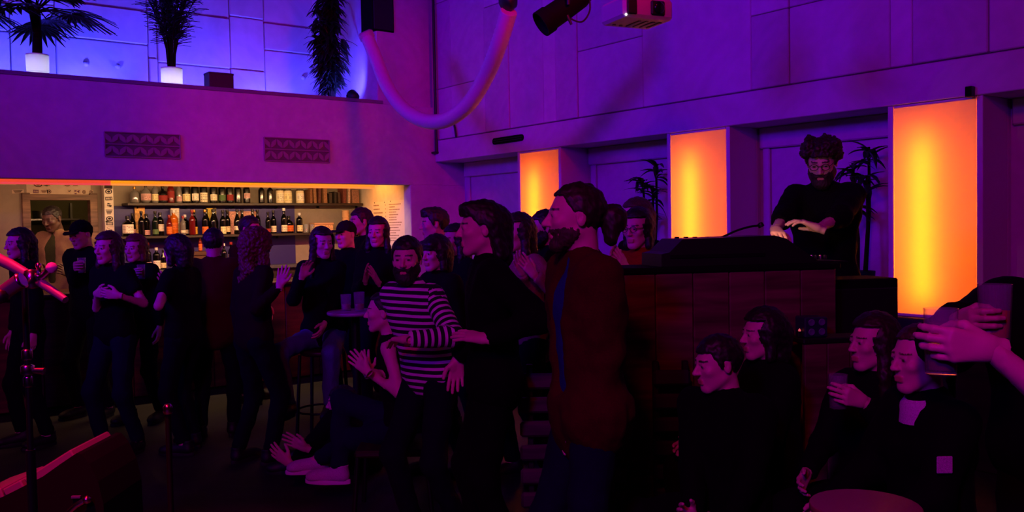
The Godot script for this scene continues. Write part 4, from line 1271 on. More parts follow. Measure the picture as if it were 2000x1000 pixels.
# ---------------------------------------------------------------- stage front
func build_stage() -> void:
	# microphone stand with boom
	var f := on_y(58, 1060, 0.0)
	var dep := 2.7
	var foot := at(57, 800, dep)
	var t := thing("microphone_stand", "red lit microphone stand with a boom at the left edge of the photo", "microphone stand", Vector3(foot.x, 0, foot.z))
	var o := t.position
	var chrome := mat(Color(0.75, 0.72, 0.72), 0.22, 1.0)
	var m := MB.new()
	var top := at(62, 560, dep) - o
	m.tube([Vector3(0, 0.03, 0), Vector3(0, 1.0, 0)], [0.014], 10)
	put("lower_tube", m.mesh(), M.dark_steel, t)
	m = MB.new()
	m.tube([Vector3(0, 0.95, 0), Vector3(0, top.y, 0)], [0.009], 10)
	put("upper_tube", m.mesh(), M.dark_steel, t)
	for e in [[692, 0.016], [722, 0.02], [745, 0.014]]:
		var y := (at(57, e[0], dep) - o).y
		m = MB.new()
		m.lathe([[0.011, -0.016], [e[1], -0.012], [e[1], 0.012], [0.011, 0.016]], 12, Transform3D(Basis.IDENTITY, Vector3(0, y, 0)))
		put("clutch", m.mesh(), chrome, t)
	m = MB.new()
	var yk := (at(57, 722, dep) - o).y
	m.tube([Vector3(0, yk, 0), CR * 0.05 + Vector3(0, yk - 0.004, 0)], [0.008, 0.011], 8)
	put("knob", m.mesh(), chrome, t)
	for k in 3:
		var an := TAU * k / 3 + 0.5
		m = MB.new()
		m.tube([Vector3(0, 0.16, 0), Vector3(cos(an) * 0.3, 0.012, sin(an) * 0.3)], [0.009], 8)
		put("leg", m.mesh(), M.dark_steel, t)
	m = MB.new()
	var a := at(-60, 478, dep + 0.1) - o
	var b := at(20, 517, dep) - o
	var cc := at(70, 545, dep) - o
	var dd := at(128, 586, dep - 0.05) - o
	m.tube([a, b, cc, dd], [0.018, 0.017, 0.014, 0.011], 10)
	put("boom", m.mesh(), mat(Color(0.55, 0.52, 0.52), 0.4, 0.2), t)
	m = MB.new()
	m.lathe([[0.0, -0.03], [0.02, -0.026], [0.026, 0.0], [0.02, 0.026], [0.0, 0.03]], 14, Transform3D(Basis.looking_at(CF), at(62, 545, dep - 0.02) - o))
	put("boom_joint", m.mesh(), chrome, t)
	m = MB.new()
	m.tube([at(70, 548, dep) - o, at(86, 536, dep - 0.02) - o, at(97, 526, dep - 0.03) - o], [0.009, 0.011, 0.012], 10)
	put("joint_lever", m.mesh(), chrome, t)
	m = MB.new()
	var bp := at(101, 523, dep - 0.03) - o
	m.lathe([[0.0, -0.017], [0.010, -0.014], [0.0165, -0.004], [0.0165, 0.004], [0.010, 0.014], [0.0, 0.017]], 14, Transform3D(Basis.IDENTITY, bp))
	put("lever_ball", m.mesh(), mat(Color(0.75, 0.72, 0.72), 0.35), t)
	m = MB.new()
	m.lathe([[0.0, -0.009], [0.007, -0.007], [0.009, 0.0], [0.007, 0.007], [0.0, 0.009]], 10, Transform3D(Basis.IDENTITY, at(75, 519, dep - 0.02) - o))
	m.tube([at(75, 519, dep - 0.02) - o, at(73, 545, dep) - o], [0.005], 6)
	put("wing_nut", m.mesh(), chrome, t)
	# microphone in a clip at the lower left
	var mt := thing("microphone", "red lit microphone pointing in from the left edge of the photo", "microphone", o)
	m = MB.new()
	m.tube([at(-70, 610, 2.55) - o, at(0, 576, 2.55) - o, at(40, 549, 2.55) - o], [0.016, 0.021, 0.023], 14)
	put("handle", m.mesh(), mat(Color(0.5, 0.48, 0.48), 0.35, 0.6), mt)
	m = MB.new()
	m.tube([at(40, 549, 2.55) - o, at(43, 547, 2.55) - o, at(45, 546, 2.55) - o], [0.025, 0.025, 0.02], 14)
	put("collar", m.mesh(), chrome, mt)
	m = MB.new()
	m.lathe([[0.0, -0.02], [0.014, -0.016], [0.02, 0.0], [0.014, 0.016], [0.0, 0.02]], 12, Transform3D(Basis.IDENTITY, at(2, 579, 2.53) - o))
	put("clip", m.mesh(), M.black, mt)
	# second stand further right, dark
	var f2 := at(328, 800, 3.6)
	var t2 := thing("straight_stand", "thin dark straight stand in front of the bar crowd", "microphone stand", Vector3(f2.x, 0, f2.z))
	m = MB.new()
	m.tube([Vector3(0, 0.03, 0), Vector3(0, f2.y + 0.02, 0)], [0.012], 10)
	put("tube", m.mesh(), M.dark_steel, t2)
	m = MB.new()
	m.lathe([[0.0, -0.02], [0.018, -0.016], [0.02, 0.012], [0.012, 0.022], [0.0, 0.024]], 12, Transform3D(Basis.IDENTITY, Vector3(0, f2.y, 0)))
	put("head_clutch", m.mesh(), chrome, t2)
	m = MB.new()
	m.lathe([[0.0, 0.0], [0.13, 0.0], [0.135, 0.008], [0.12, 0.02], [0.03, 0.03], [0.012, 0.05], [0.0, 0.05]], 20)
	put("base", m.mesh(), M.black, t2)
	# floor monitor at the bottom left
	var w := at(70, 985, 3.9)
	w.y = 0
	var mon := thing("stage_monitor", "black wedge stage monitor with red lit curved top at the bottom left", "loudspeaker", w, atan2(-FH.x, -FH.z))
	var inv := mon.transform.affine_inverse()
	var side := []
	for e in [[-70, 1003], [-20, 983], [30, 958], [85, 930], [120, 905], [150, 885], [160, 886], [176, 905], [192, 940], [202, 985]]:
		var q: Vector3 = inv * at(e[0], e[1], 3.9)
		side.append(Vector2(q.x, q.y))
	var lowest: Vector3 = inv * at(-70, 1003, 3.9)
	side.append(Vector2(side[9].x + 0.01, 0.0))
	side.append(Vector2(lowest.x, 0.0))
	m = MB.new()
	m.slab(side, -0.40, 0.0)
	put("cabinet", m.mesh(), M.black_matte, mon)
	# three separate lids on top
	for e in [[-66, 1000, 8, 974, 4], [14, 976, 50, 957, 6], [58, 955, 150, 897, 7]]:
		var q0: Vector3 = inv * at(e[0], e[1], 3.9)
		var q1: Vector3 = inv * at(e[2], e[3], 3.9)
		var dv := q1 - q0
		m = MB.new()
		m.box(Vector3(0.0, 0.004, -0.37), Vector3(dv.length(), 0.05, -0.0), 0.006, Transform3D(Basis(Vector3(0, 0, 1), atan2(dv.y, dv.x)), q0))
		put("grille", m.mesh(), mat(Color(0.45, 0.42, 0.42), 0.55), mon)
	m = MB.new()
	var h0: Vector3 = inv * at(135, 1000, 3.87)
	var h1: Vector3 = inv * at(170, 976, 3.87)
	m.tube([h0, h0.lerp(h1, 0.5) + Vector3(0, 0.006, 0.01), h1], [0.014], 8)
	m.lathe([[0.0, -0.02], [0.02, -0.01], [0.02, 0.01], [0.0, 0.02]], 10, Transform3D(Basis.IDENTITY, h1))
	put("handle", m.mesh(), chrome, mon)
	var b0: Vector3 = inv * at(148, 971, 3.885)
	put("badge", bx(b0 + Vector3(-0.02, -0.006, -0.01), b0 + Vector3(0.02, 0.006, 0.004), 0.002), mat(Color(0.3, 0.28, 0.45), 0.4), mon)

# ---------------------------------------------------------------- furniture among the crowd
func chair(where: Vector3, turn: float, label: String, seat_h := 0.46, back := true) -> void:
	var t := thing("chair" if back else ("bar_stool" if seat_h > 0.6 else "low_stool"), label, "chair" if back else "stool", where, turn)
	var seat := MB.new()
	if back:
		seat.box(Vector3(-0.21, seat_h - 0.04, -0.21), Vector3(0.21, seat_h, 0.21), 0.012)
	else:
		seat.lathe([[0.0, seat_h - 0.04], [0.16, seat_h - 0.04], [0.17, seat_h - 0.03], [0.17, seat_h - 0.008], [0.16, seat_h], [0.0, seat_h]], 20)
	put("seat", seat.mesh(), M.shelf, t)
	var rr := 0.19 if back else 0.13
	for sx in [-1, 1]:
		for sz in [-1, 1]:
			var m := MB.new()
			m.tube([Vector3(sx * rr, seat_h - 0.03, sz * rr), Vector3(sx * (rr + 0.03), 0.0, sz * (rr + 0.03))], [0.014], 8)
			put("leg", m.mesh(), M.dark_steel, t)
	if back:
		for sx in [-1, 1]:
			var m := MB.new()
			m.tube([Vector3(sx * 0.19, seat_h - 0.03, -0.2), Vector3(sx * 0.19, seat_h + 0.40, -0.26)], [0.014], 8)
			put("back_post", m.mesh(), M.dark_steel, t)
		put("backrest", bx(Vector3(-0.2, seat_h + 0.22, -0.265), Vector3(0.2, seat_h + 0.42, -0.24), 0.01), M.shelf, t)
	else:
		var m := MB.new()
		var pts := []
		for k in 13:
			pts.append(Vector3(cos(TAU * k / 12) * 0.205, seat_h * 0.35, sin(TAU * k / 12) * 0.205))
		m.tube(pts, [0.009], 6)
		put("foot_ring", m.mesh(), M.dark_steel, t)

func build_furniture() -> void:
	# high round table with glasses
	var c := at(694, 607, 6.5)
	var t := thing("high_table", "high round table with glasses between the seated people", "table", Vector3(c.x, 0, c.z))
	var m := MB.new()
	m.lathe([[0.0, c.y - 0.03], [0.19, c.y - 0.03], [0.205, c.y - 0.02], [0.205, c.y - 0.006], [0.198, c.y], [0.0, c.y]], 28)
	put("table_top", m.mesh(), mat(Color(0.62, 0.58, 0.6), 0.35), t)
	m = MB.new()
	m.tube([Vector3(0, 0.03, 0), Vector3(0, c.y - 0.03, 0)], [0.03], 12)
	put("column", m.mesh(), M.dark_steel, t)
	m = MB.new()
	m.lathe([[0.0, 0.0], [0.22, 0.0], [0.225, 0.01], [0.05, 0.03], [0.0, 0.03]], 20)
	put("base", m.mesh(), M.dark_steel, t)
	for k in 2:
		var g := at([676, 702][k], 600, [6.52, 6.45][k])
		var gt := thing("tumbler", ["left of the two tumblers on the high table", "right of the two tumblers on the high table"][k], "glass", Vector3(g.x, c.y, g.z), 0.0, "tumblers on the high table")
		tumbler(gt, 0.04, 0.12 + 0.02 * k, mat(Color(0.5, 0.3, 0.35), 0.1), 0.4)
	# slatted benches beside the booth
	var tn := atan2(-FH.x, -FH.z)
	for k in 2:
		var b := at([1120, 1312][k], 780, [4.3, 4.335][k])
		var wd: float = [0.26, 0.09][k]
		var bt := thing("slatted_stand", ["dark slatted stand behind the man in the maroon jacket", "dark blue slatted stand before the DJ booth, beside the clapping hands"][k], "stand", Vector3(b.x, 0, b.z), tn)
		for j in 8:
			var y := 0.06 + j * 0.115
			put("slat", bx(Vector3(-wd, y, -0.02), Vector3(wd, y + 0.075, 0.02), 0.012), [mat(Color(0.30, 0.24, 0.27), 0.6, 0, T.grain, 2.0), mat(Color(0.10, 0.10, 0.22), 0.6)][k], bt)
		for s in [-1, 1]:
			put("upright", bx(Vector3(s * wd * 0.8 - 0.015, 0, -0.05), Vector3(s * wd * 0.8 + 0.015, 0.98, -0.02), 0.004), M.black, bt)
	# small round table at the bottom right
	var q := at(1690, 985, 2.5)
	var st := thing("low_table", "dark red round table top at the bottom right edge of the photo", "table", Vector3(q.x, 0, q.z))
	m = MB.new()
	m.lathe([[0.0, q.y - 0.03], [0.14, q.y - 0.03], [0.15, q.y - 0.02], [0.15, q.y - 0.004], [0.146, q.y], [0.0, q.y]], 28)
	put("table_top", m.mesh(), mat(Color(0.55, 0.30, 0.28), 0.4), st)
	m = MB.new()
	m.tube([Vector3(0, 0.02, 0), Vector3(0, q.y - 0.03, 0)], [0.025], 10)
	put("column", m.mesh(), M.dark_steel, st)
	m = MB.new()
	m.lathe([[0.0, 0.0], [0.16, 0.0], [0.165, 0.01], [0.04, 0.025], [0.0, 0.025]], 18)
	put("base", m.mesh(), M.dark_steel, st)

# ---------------------------------------------------------------- bodies: distance fields meshed as surface nets
class Field:
	var f := PackedFloat32Array()
	var nx: int
	var ny: int
	var nz: int
	var lo: Vector3
	var h: float

	func _init(a: Vector3, b: Vector3, cell: float) -> void:
		lo = a; h = cell
		nx = int(ceil((b.x - a.x) / cell)) + 2
		ny = int(ceil((b.y - a.y) / cell)) + 2
		nz = int(ceil((b.z - a.z) / cell)) + 2
		f.resize(nx * ny * nz)
		f.fill(1.0)

	# tapered capsule joined with a smooth minimum; sq flattens along z, cut ends it square at b
	func cap(a: Vector3, b: Vector3, ra: float, rb: float, k := 0.02, sq := 1.0, cut := false, carve := false) -> void:
		var rm := maxf(ra, rb) + k + h * 1.6
		var i0 := clampi(int((minf(a.x, b.x) - rm - lo.x) / h), 0, nx - 1)
		var i1 := clampi(int((maxf(a.x, b.x) + rm - lo.x) / h) + 1, 0, nx - 1)
		var j0 := clampi(int((minf(a.y, b.y) - rm - lo.y) / h), 0, ny - 1)
		var j1 := clampi(int((maxf(a.y, b.y) + rm - lo.y) / h) + 1, 0, ny - 1)
		var k0 := clampi(int((minf(a.z, b.z) - rm - lo.z) / h), 0, nz - 1)
		var k1 := clampi(int((maxf(a.z, b.z) + rm - lo.z) / h) + 1, 0, nz - 1)
		var s := Vector3(1, 1, sq)
		var A := a * s
		var ab := (b - a) * s
		var inv := 1.0 / maxf(ab.length_squared(), 1e-9)
		var dr := rb - ra
		var un := ab.normalized()
		var B := b * s
		for z in range(k0, k1 + 1):
			for y in range(j0, j1 + 1):
				var q := (z * ny + y) * nx
				var p := Vector3(lo.x + i0 * h, lo.y + y * h, (lo.z + z * h) * sq)
				for x in range(i0, i1 + 1):
					var w := p - A
					var t := clampf(w.dot(ab) * inv, 0.0, 1.0)
					var d := (w - ab * t).length() - ra - dr * t
					if cut:
						d = maxf(d, (p - B).dot(un))
					p.x += h
					var o := f[q + x]
					if carve:
						d = -d
						var e := k - absf(o - d)
						f[q + x] = maxf(o, d) + (e * e * 0.25 / k if e > 0.0 else 0.0)
					else:
						var e := k - absf(o - d)
						f[q + x] = minf(o, d) - (e * e * 0.25 / k if e > 0.0 else 0.0)

	func ell(c: Vector3, r: Vector3, k := 0.01, carve := false) -> void:
		var m := k + h * 1.6
		var i0 := clampi(int((c.x - r.x - m - lo.x) / h), 0, nx - 1)
		var i1 := clampi(int((c.x + r.x + m - lo.x) / h) + 1, 0, nx - 1)
		var j0 := clampi(int((c.y - r.y - m - lo.y) / h), 0, ny - 1)
		var j1 := clampi(int((c.y + r.y + m - lo.y) / h) + 1, 0, ny - 1)
		var k0 := clampi(int((c.z - r.z - m - lo.z) / h), 0, nz - 1)
		var k1 := clampi(int((c.z + r.z + m - lo.z) / h) + 1, 0, nz - 1)
		for z in range(k0, k1 + 1):
			for y in range(j0, j1 + 1):
				var q := (z * ny + y) * nx
				for x in range(i0, i1 + 1):
					var p := (Vector3(lo.x + x * h, lo.y + y * h, lo.z + z * h) - c) / r
					var g := p / r
					var l := p.length()
					var gl := g.length()
					var d := l * (l - 1.0) / gl if gl > 1e-6 else -minf(r.x, minf(r.y, r.z))
					var o := f[q + x]
					if carve:
						d = -d
						var e := k - absf(o - d)
						f[q + x] = maxf(o, d) + (e * e * 0.25 / k if e > 0.0 else 0.0)
					else:
						var e := k - absf(o - d)
						f[q + x] = minf(o, d) - (e * e * 0.25 / k if e > 0.0 else 0.0)

	# keep only where the test says so: d = max(d, fn(p))
	func keep(fn: Callable) -> void:
		for z in nz:
			for y in ny:
				var q := (z * ny + y) * nx
				for x in nx:
					if f[q + x] < h * 2.0:
						f[q + x] = maxf(f[q + x], fn.call(Vector3(lo.x + x * h, lo.y + y * h, lo.z + z * h)))

	func nets() -> Dictionary:
		var V := PackedVector3Array()
		var I := PackedInt32Array()
		var ids := PackedInt32Array()
		ids.resize(f.size())
		ids.fill(-1)
		var step := [1, nx, nx * ny]
		var lim := [nx - 1, ny - 1, nz - 1]
		for z in range(1, nz - 1):
			for y in range(1, ny - 1):
				var q := (z * ny + y) * nx
				for x in range(1, nx - 1):
					var c := q + x
					if f[c] >= 0.0:
						continue
					for ax in 3:
						for sg in 2:
							var o: int = c + step[ax] if sg else c - step[ax]
							if f[o] < 0.0:
								continue
							var e: int = c if sg else o
							var u: int = step[(ax + 1) % 3]
							var w: int = step[(ax + 2) % 3]
							var cells := [e, e - u, e - u - w, e - w]
							var r := [0, 0, 0, 0]
							for m in 4:
								var ci: int = cells[m]
								if ids[ci] < 0:
									ids[ci] = V.size()
									V.append(vertex(ci))
								r[m] = ids[ci]
							if sg:
								I.append(r[0]); I.append(r[2]); I.append(r[1]); I.append(r[0]); I.append(r[3]); I.append(r[2])
							else:
								I.append(r[0]); I.append(r[1]); I.append(r[2]); I.append(r[0]); I.append(r[2]); I.append(r[3])
		return {"v": V, "i": I}

	func vertex(c: int) -> Vector3:
		var z := c / (nx * ny)
		var y := (c / nx) % ny
		var x := c % nx
		var g := [f[c], f[c + 1], f[c + nx], f[c + nx + 1], f[c + nx * ny], f[c + nx * ny + 1], f[c + nx * ny + nx], f[c + nx * ny + nx + 1]]
		var s := Vector3.ZERO
		var n := 0
		for e in EDGES:
			var a: float = g[e[0]]
			var b: float = g[e[1]]
			if (a < 0.0) != (b < 0.0):
				var t := a / (a - b)
				s += (CORN[e[0]] as Vector3).lerp(CORN[e[1]], t)
				n += 1
		s = s / n if n else Vector3(0.5, 0.5, 0.5)
		return lo + (Vector3(x, y, z) + s) * h

const CORN := [Vector3(0, 0, 0), Vector3(1, 0, 0), Vector3(0, 1, 0), Vector3(1, 1, 0), Vector3(0, 0, 1), Vector3(1, 0, 1), Vector3(0, 1, 1), Vector3(1, 1, 1)]
const EDGES := [[0, 1], [2, 3], [4, 5], [6, 7], [0, 2], [1, 3], [4, 6], [5, 7], [0, 4], [1, 5], [2, 6], [3, 7]]

static func normals_of(V: PackedVector3Array, I: PackedInt32Array) -> PackedVector3Array:
	var N := PackedVector3Array()
	N.resize(V.size())
	for k in range(0, I.size(), 3):
		var a := V[I[k]]
		var nn := (V[I[k + 2]] - a).cross(V[I[k + 1]] - a)
		N[I[k]] += nn; N[I[k + 1]] += nn; N[I[k + 2]] += nn
	for k in N.size():
		N[k] = N[k].normalized() if N[k].length_squared() > 1e-24 else Vector3.UP
	return N

var folds := FastNoiseLite.new()

func net_mesh(fd: Field, rough := 0.0, freq := 9.0, uvfn = null) -> ArrayMesh:
	var d := fd.nets()
	var V: PackedVector3Array = d.v
	var I: PackedInt32Array = d.i
	var N := normals_of(V, I)
	if rough > 0.0:
		folds.frequency = freq
		for k in V.size():
			V[k] += N[k] * folds.get_noise_3d(V[k].x, V[k].y * 0.8, V[k].z) * rough
		N = normals_of(V, I)
	var A := []
	A.resize(Mesh.ARRAY_MAX)
	A[Mesh.ARRAY_VERTEX] = V; A[Mesh.ARRAY_NORMAL] = N; A[Mesh.ARRAY_INDEX] = I
	if uvfn:
		var U := PackedVector2Array()
		for k in V.size():
			U.append(uvfn.call(V[k]))
		A[Mesh.ARRAY_TEX_UV] = U
	var me := ArrayMesh.new()
	me.add_surface_from_arrays(Mesh.PRIMITIVE_TRIANGLES, A)
	return me

# ---------------------------------------------------------------- shared pieces of figures
var P := {}

# head: centre between the ears, face towards +z, chin at -0.118, crown at 0.118
func head_piece(female: bool) -> Dictionary:
	var fd := Field.new(Vector3(-0.095, -0.20, -0.125), Vector3(0.095, 0.13, 0.13), 0.0046)
	var j := 0.92 if female else 1.0
	fd.ell(Vector3(0, 0.032, -0.014), Vector3(0.075, 0.087, 0.096), 0.01)
	fd.ell(Vector3(0, -0.03, 0.032), Vector3(0.061 * j, 0.082, 0.058), 0.03)
	for s in [-1.0, 1.0]:
		fd.cap(Vector3(s * 0.05 * j, -0.055, 0.0), Vector3(s * 0.018, -0.098, 0.06), 0.016, 0.017, 0.025)
		fd.ell(Vector3(s * 0.04, -0.018, 0.062), Vector3(0.022, 0.018, 0.02), 0.018)
		fd.ell(Vector3(s * 0.031, 0.008, 0.098), Vector3(0.02, 0.012, 0.014), 0.014, true)
	fd.ell(Vector3(0, -0.1, 0.066), Vector3(0.022 * j, 0.017, 0.018), 0.02)
	fd.cap(Vector3(-0.034, 0.027, 0.078), Vector3(0.034, 0.027, 0.078), 0.009 * j, 0.009 * j, 0.016)
	fd.cap(Vector3(0, 0.018, 0.084), Vector3(0, -0.024, 0.108 if female else 0.111), 0.007, 0.011, 0.012)
	for s in [-1.0, 1.0]:
		fd.ell(Vector3(s * 0.0115, -0.027, 0.098), Vector3(0.008, 0.007, 0.01), 0.007)
		fd.ell(Vector3(s * 0.031, 0.008, 0.077), Vector3(0.0145, 0.0125, 0.0125), 0.004)
		fd.cap(Vector3(s * 0.017, 0.0165, 0.0885), Vector3(s * 0.044, 0.0145, 0.081), 0.0035, 0.003, 0.004)
		fd.ell(Vector3(s * 0.077, -0.002, -0.012), Vector3(0.008, 0.031, 0.019), 0.006)
		fd.ell(Vector3(s * 0.085, 0.002, -0.004), Vector3(0.006, 0.017, 0.009), 0.004, true)
	fd.cap(Vector3(-0.018, -0.0585, 0.088), Vector3(0.018, -0.0585, 0.088), 0.0055, 0.0055, 0.007)
	fd.cap(Vector3(-0.015, -0.0705, 0.087), Vector3(0.015, -0.0705, 0.087), 0.0065, 0.0065, 0.007)
	fd.cap(Vector3(-0.02, -0.0645, 0.096), Vector3(0.02, -0.0645, 0.096), 0.003, 0.003, 0.004, 1.0, false, true)
	fd.cap(Vector3(0, -0.05, -0.03), Vector3(0, -0.2, -0.042), 0.052 * j, 0.056 * j, 0.03)
	var d := fd.nets()
	d.n = normals_of(d.v, d.i)
	# what lies where: 0 skin, 1 lips, 2 eye white, 3 iris, 4 brow
	var kind := PackedByteArray()
	for p in d.v:
		var k := 0
		var ax := absf(p.x)
		if p.z > 0.07 and ax < 0.024 and p.y < -0.053 and p.y > -0.077 and p.z > 0.088:
			k = 1
		elif p.z > 0.08 and Vector2(ax - 0.031, (p.y - 0.0065) * 1.9).length() < 0.0115:
			k = 3 if ax > 0.0235 and ax < 0.0385 else 2
		elif p.z > 0.06 and ax > 0.013 and ax < 0.05 and absf(p.y - 0.031 + ax * 0.05) < (0.0026 if female else 0.005):
			k = 4
		kind.append(k)
	d.kind = kind
	return d

# hand: wrist at the origin, fingers along +y, palm towards +z, thumb towards +x (a right hand)
func hand_piece(curl: float, spread: float, thumb_in: float) -> Dictionary:
	var fd := Field.new(Vector3(-0.075, -0.04, -0.04), Vector3(0.095, 0.215, 0.115), 0.0036)
	fd.cap(Vector3(0, -0.03, 0), Vector3(0, 0.01, 0), 0.026, 0.026, 0.01, 1.25)
	var root := [Vector3(0.028, 0.086, 0), Vector3(0.008, 0.091, 0), Vector3(-0.013, 0.086, 0), Vector3(-0.032, 0.075, 0.002)]
	var lens := [[0.04, 0.025, 0.02], [0.044, 0.029, 0.021], [0.04, 0.027, 0.02], [0.031, 0.02, 0.018]]
	for k in 4:
		var r: Vector3 = root[k]
		fd.cap(Vector3(r.x * 0.5, 0.005, 0), r, 0.015, 0.0115, 0.018)
		var p := r
		var an := 0.0
		var side := (r.x + 0.002) * spread * 6.0
		var rad := [0.0098, 0.009, 0.0082, 0.0072]
		if k == 3:
			rad = [0.0085, 0.0078, 0.0072, 0.0064]
		for s in 3:
			an += curl * [0.75, 1.0, 0.75][s] * (1.0 + 0.08 * k)
			var d := Vector3(sin(side) * cos(an), cos(side) * cos(an), sin(an)).normalized()
			var q: Vector3 = p + d * lens[k][s]
			fd.cap(p, q, rad[s], rad[s + 1], 0.004)
			p = q
	fd.ell(Vector3(0.022, 0.034, 0.012), Vector3(0.016, 0.028, 0.013), 0.012)
	var t0 := Vector3(0.024, 0.022, 0.01)
	var d1 := Vector3(0.72, 0.68, 0.18 + thumb_in * 0.8).normalized()
	var d2 := Vector3(0.35 - thumb_in * 0.6, 0.85, 0.22 + thumb_in * 0.9).normalized()
	var d3 := Vector3(0.2 - thumb_in * 0.9, 0.9, 0.25 + thumb_in * 0.6).normalized()
	fd.cap(t0, t0 + d1 * 0.04, 0.015, 0.0115, 0.012)
	fd.cap(t0 + d1 * 0.04, t0 + d1 * 0.04 + d2 * 0.03, 0.0112, 0.0102, 0.004)
	fd.cap(t0 + d1 * 0.04 + d2 * 0.03, t0 + d1 * 0.04 + d2 * 0.03 + d3 * 0.024, 0.0102, 0.008, 0.004)
	var d := fd.nets()
	d.n = normals_of(d.v, d.i)
	return d

# hair and headwear, in the head's own axes
func hair_piece(kind: String) -> ArrayMesh:
	var low := -0.17 if kind in ["short", "buzz", "curly", "cap", "beanie", "quiff"] else -0.36
	var fd := Field.new(Vector3(-0.15, low, -0.22), Vector3(0.15, 0.18, 0.15), 0.0066)
	var grow: float = {"short": 0.012, "buzz": 0.005, "curly": 0.016, "cap": 0.008, "beanie": 0.014, "quiff": 0.016, "swept": 0.017, "bun": 0.009, "tied": 0.009, "bob": 0.02, "long": 0.018, "fringe": 0.02, "big": 0.035}[kind]
	fd.ell(Vector3(0, 0.034, -0.016), Vector3(0.076 + grow, 0.088 + grow, 0.097 + grow), 0.01)
	var noise_amp := 0.007
	match kind:
		"quiff":
			fd.ell(Vector3(0.0, 0.1, 0.05), Vector3(0.06, 0.035, 0.05), 0.03)
		"curly":
			for k in 26:
				var a := k * 2.4
				var y := 0.02 + 0.09 * (k / 26.0)
				var r := sqrt(maxf(0.0, 1.0 - pow((y - 0.03) / 0.13, 2))) * 0.1
				fd.ell(Vector3(cos(a) * r * 0.9, y + 0.015, sin(a) * r - 0.015), Vector3(0.03, 0.028, 0.03), 0.008)
			noise_amp = 0.016
		"swept":
			fd.ell(Vector3(0, 0.098, 0.055), Vector3(0.06, 0.028, 0.045), 0.03)
			fd.cap(Vector3(0, 0.03, -0.09), Vector3(0, -0.135, -0.095), 0.065, 0.05, 0.03)
			for s in [-1, 1]:
				fd.cap(Vector3(s * 0.06, 0.03, -0.05), Vector3(s * 0.055, -0.12, -0.08), 0.035, 0.03, 0.03)
			noise_amp = 0.006
		"bun":
			fd.ell(Vector3(0, -0.005, -0.145), Vector3(0.052, 0.056, 0.05), 0.012)
			fd.ell(Vector3(0.01, -0.055, -0.135), Vector3(0.035, 0.05, 0.03), 0.015)
			noise_amp = 0.007
		"tied":
			fd.ell(Vector3(0, 0.0, -0.125), Vector3(0.032, 0.034, 0.034), 0.012)
			fd.cap(Vector3(0, -0.01, -0.13), Vector3(0, -0.17, -0.13), 0.024, 0.012, 0.01)
		"bob", "fringe":
			for s in [-1, 1]:
				fd.cap(Vector3(s * 0.072, 0.03, -0.01), Vector3(s * 0.078, -0.10, 0.0), 0.03, 0.024, 0.03)
			fd.cap(Vector3(0, 0.0, -0.085), Vector3(0, -0.10, -0.07), 0.07, 0.065, 0.03)
			if kind == "fringe":
				fd.cap(Vector3(-0.05, 0.07, 0.072), Vector3(0.05, 0.07, 0.072), 0.025, 0.025, 0.02)
		"long", "big":
			var w := 0.05 if kind == "big" else 0.034
			for s in [-1, 1]:
				fd.cap(Vector3(s * 0.07, 0.03, -0.01), Vector3(s * 0.085, -0.13, 0.005), w * 0.9, w * 0.8, 0.03)
				fd.cap(Vector3(s * 0.085, -0.13, 0.005), Vector3(s * 0.085, -0.29, 0.0), w * 0.8, w * 0.5, 0.02)
			fd.cap(Vector3(0, 0.0, -0.075), Vector3(0, -0.15, -0.085), 0.07, 0.055, 0.03)
			fd.cap(Vector3(-0.05, -0.17, -0.075), Vector3(0.05, -0.25, -0.075), 0.045, 0.045, 0.03)
			if kind == "big":
				noise_amp = 0.02
	# the hairline: leave the face and the neck free
	var long_ := kind in ["long", "big", "bob", "fringe"]
	var back_low: float = {"short": -0.075, "buzz": -0.06, "curly": -0.07, "cap": -0.06, "beanie": -0.05, "quiff": -0.075, "swept": -0.19, "bun": -0.12, "tied": -0.2, "bob": -0.14, "fringe": -0.14, "long": -0.36, "big": -0.36}[kind]
	fd.keep(func(p: Vector3) -> float:
		var front := 0.062 + (0.018 if kind in ["bun", "tied"] else 0.0) - (0.03 if kind == "fringe" else 0.0) + (0.014 if kind in ["long", "bob", "big"] else 0.0)
		if kind in ["beanie", "cap"]:
			front = 0.04
		var line: float
		if long_:
			line = front if absf(p.x) < 0.058 - 0.02 * clampf((0.06 - p.y) / 0.12, 0.0, 1.0) + 0.02 and p.z > -0.01 else back_low
		elif kind in ["bun", "tied", "swept", "beanie", "cap"]:
			line = front if p.z > 0.05 else lerpf(front, 0.022, clampf((0.05 - p.z) / 0.03, 0.0, 1.0))
			if p.z < -0.02:
				line = lerpf(0.022, back_low, clampf((-0.02 - p.z) / 0.03, 0.0, 1.0))
		else:
			line = front if p.z > 0.05 else lerpf(front, -0.012, clampf((0.05 - p.z) / 0.035, 0.0, 1.0))
			if p.z < 0.002:
				line = 0.026
			if p.z < -0.028:
				line = lerpf(0.026, back_low, clampf((-0.028 - p.z) / 0.025, 0.0, 1.0))
		return line - p.y)
	return net_mesh(fd, noise_amp, 34.0)

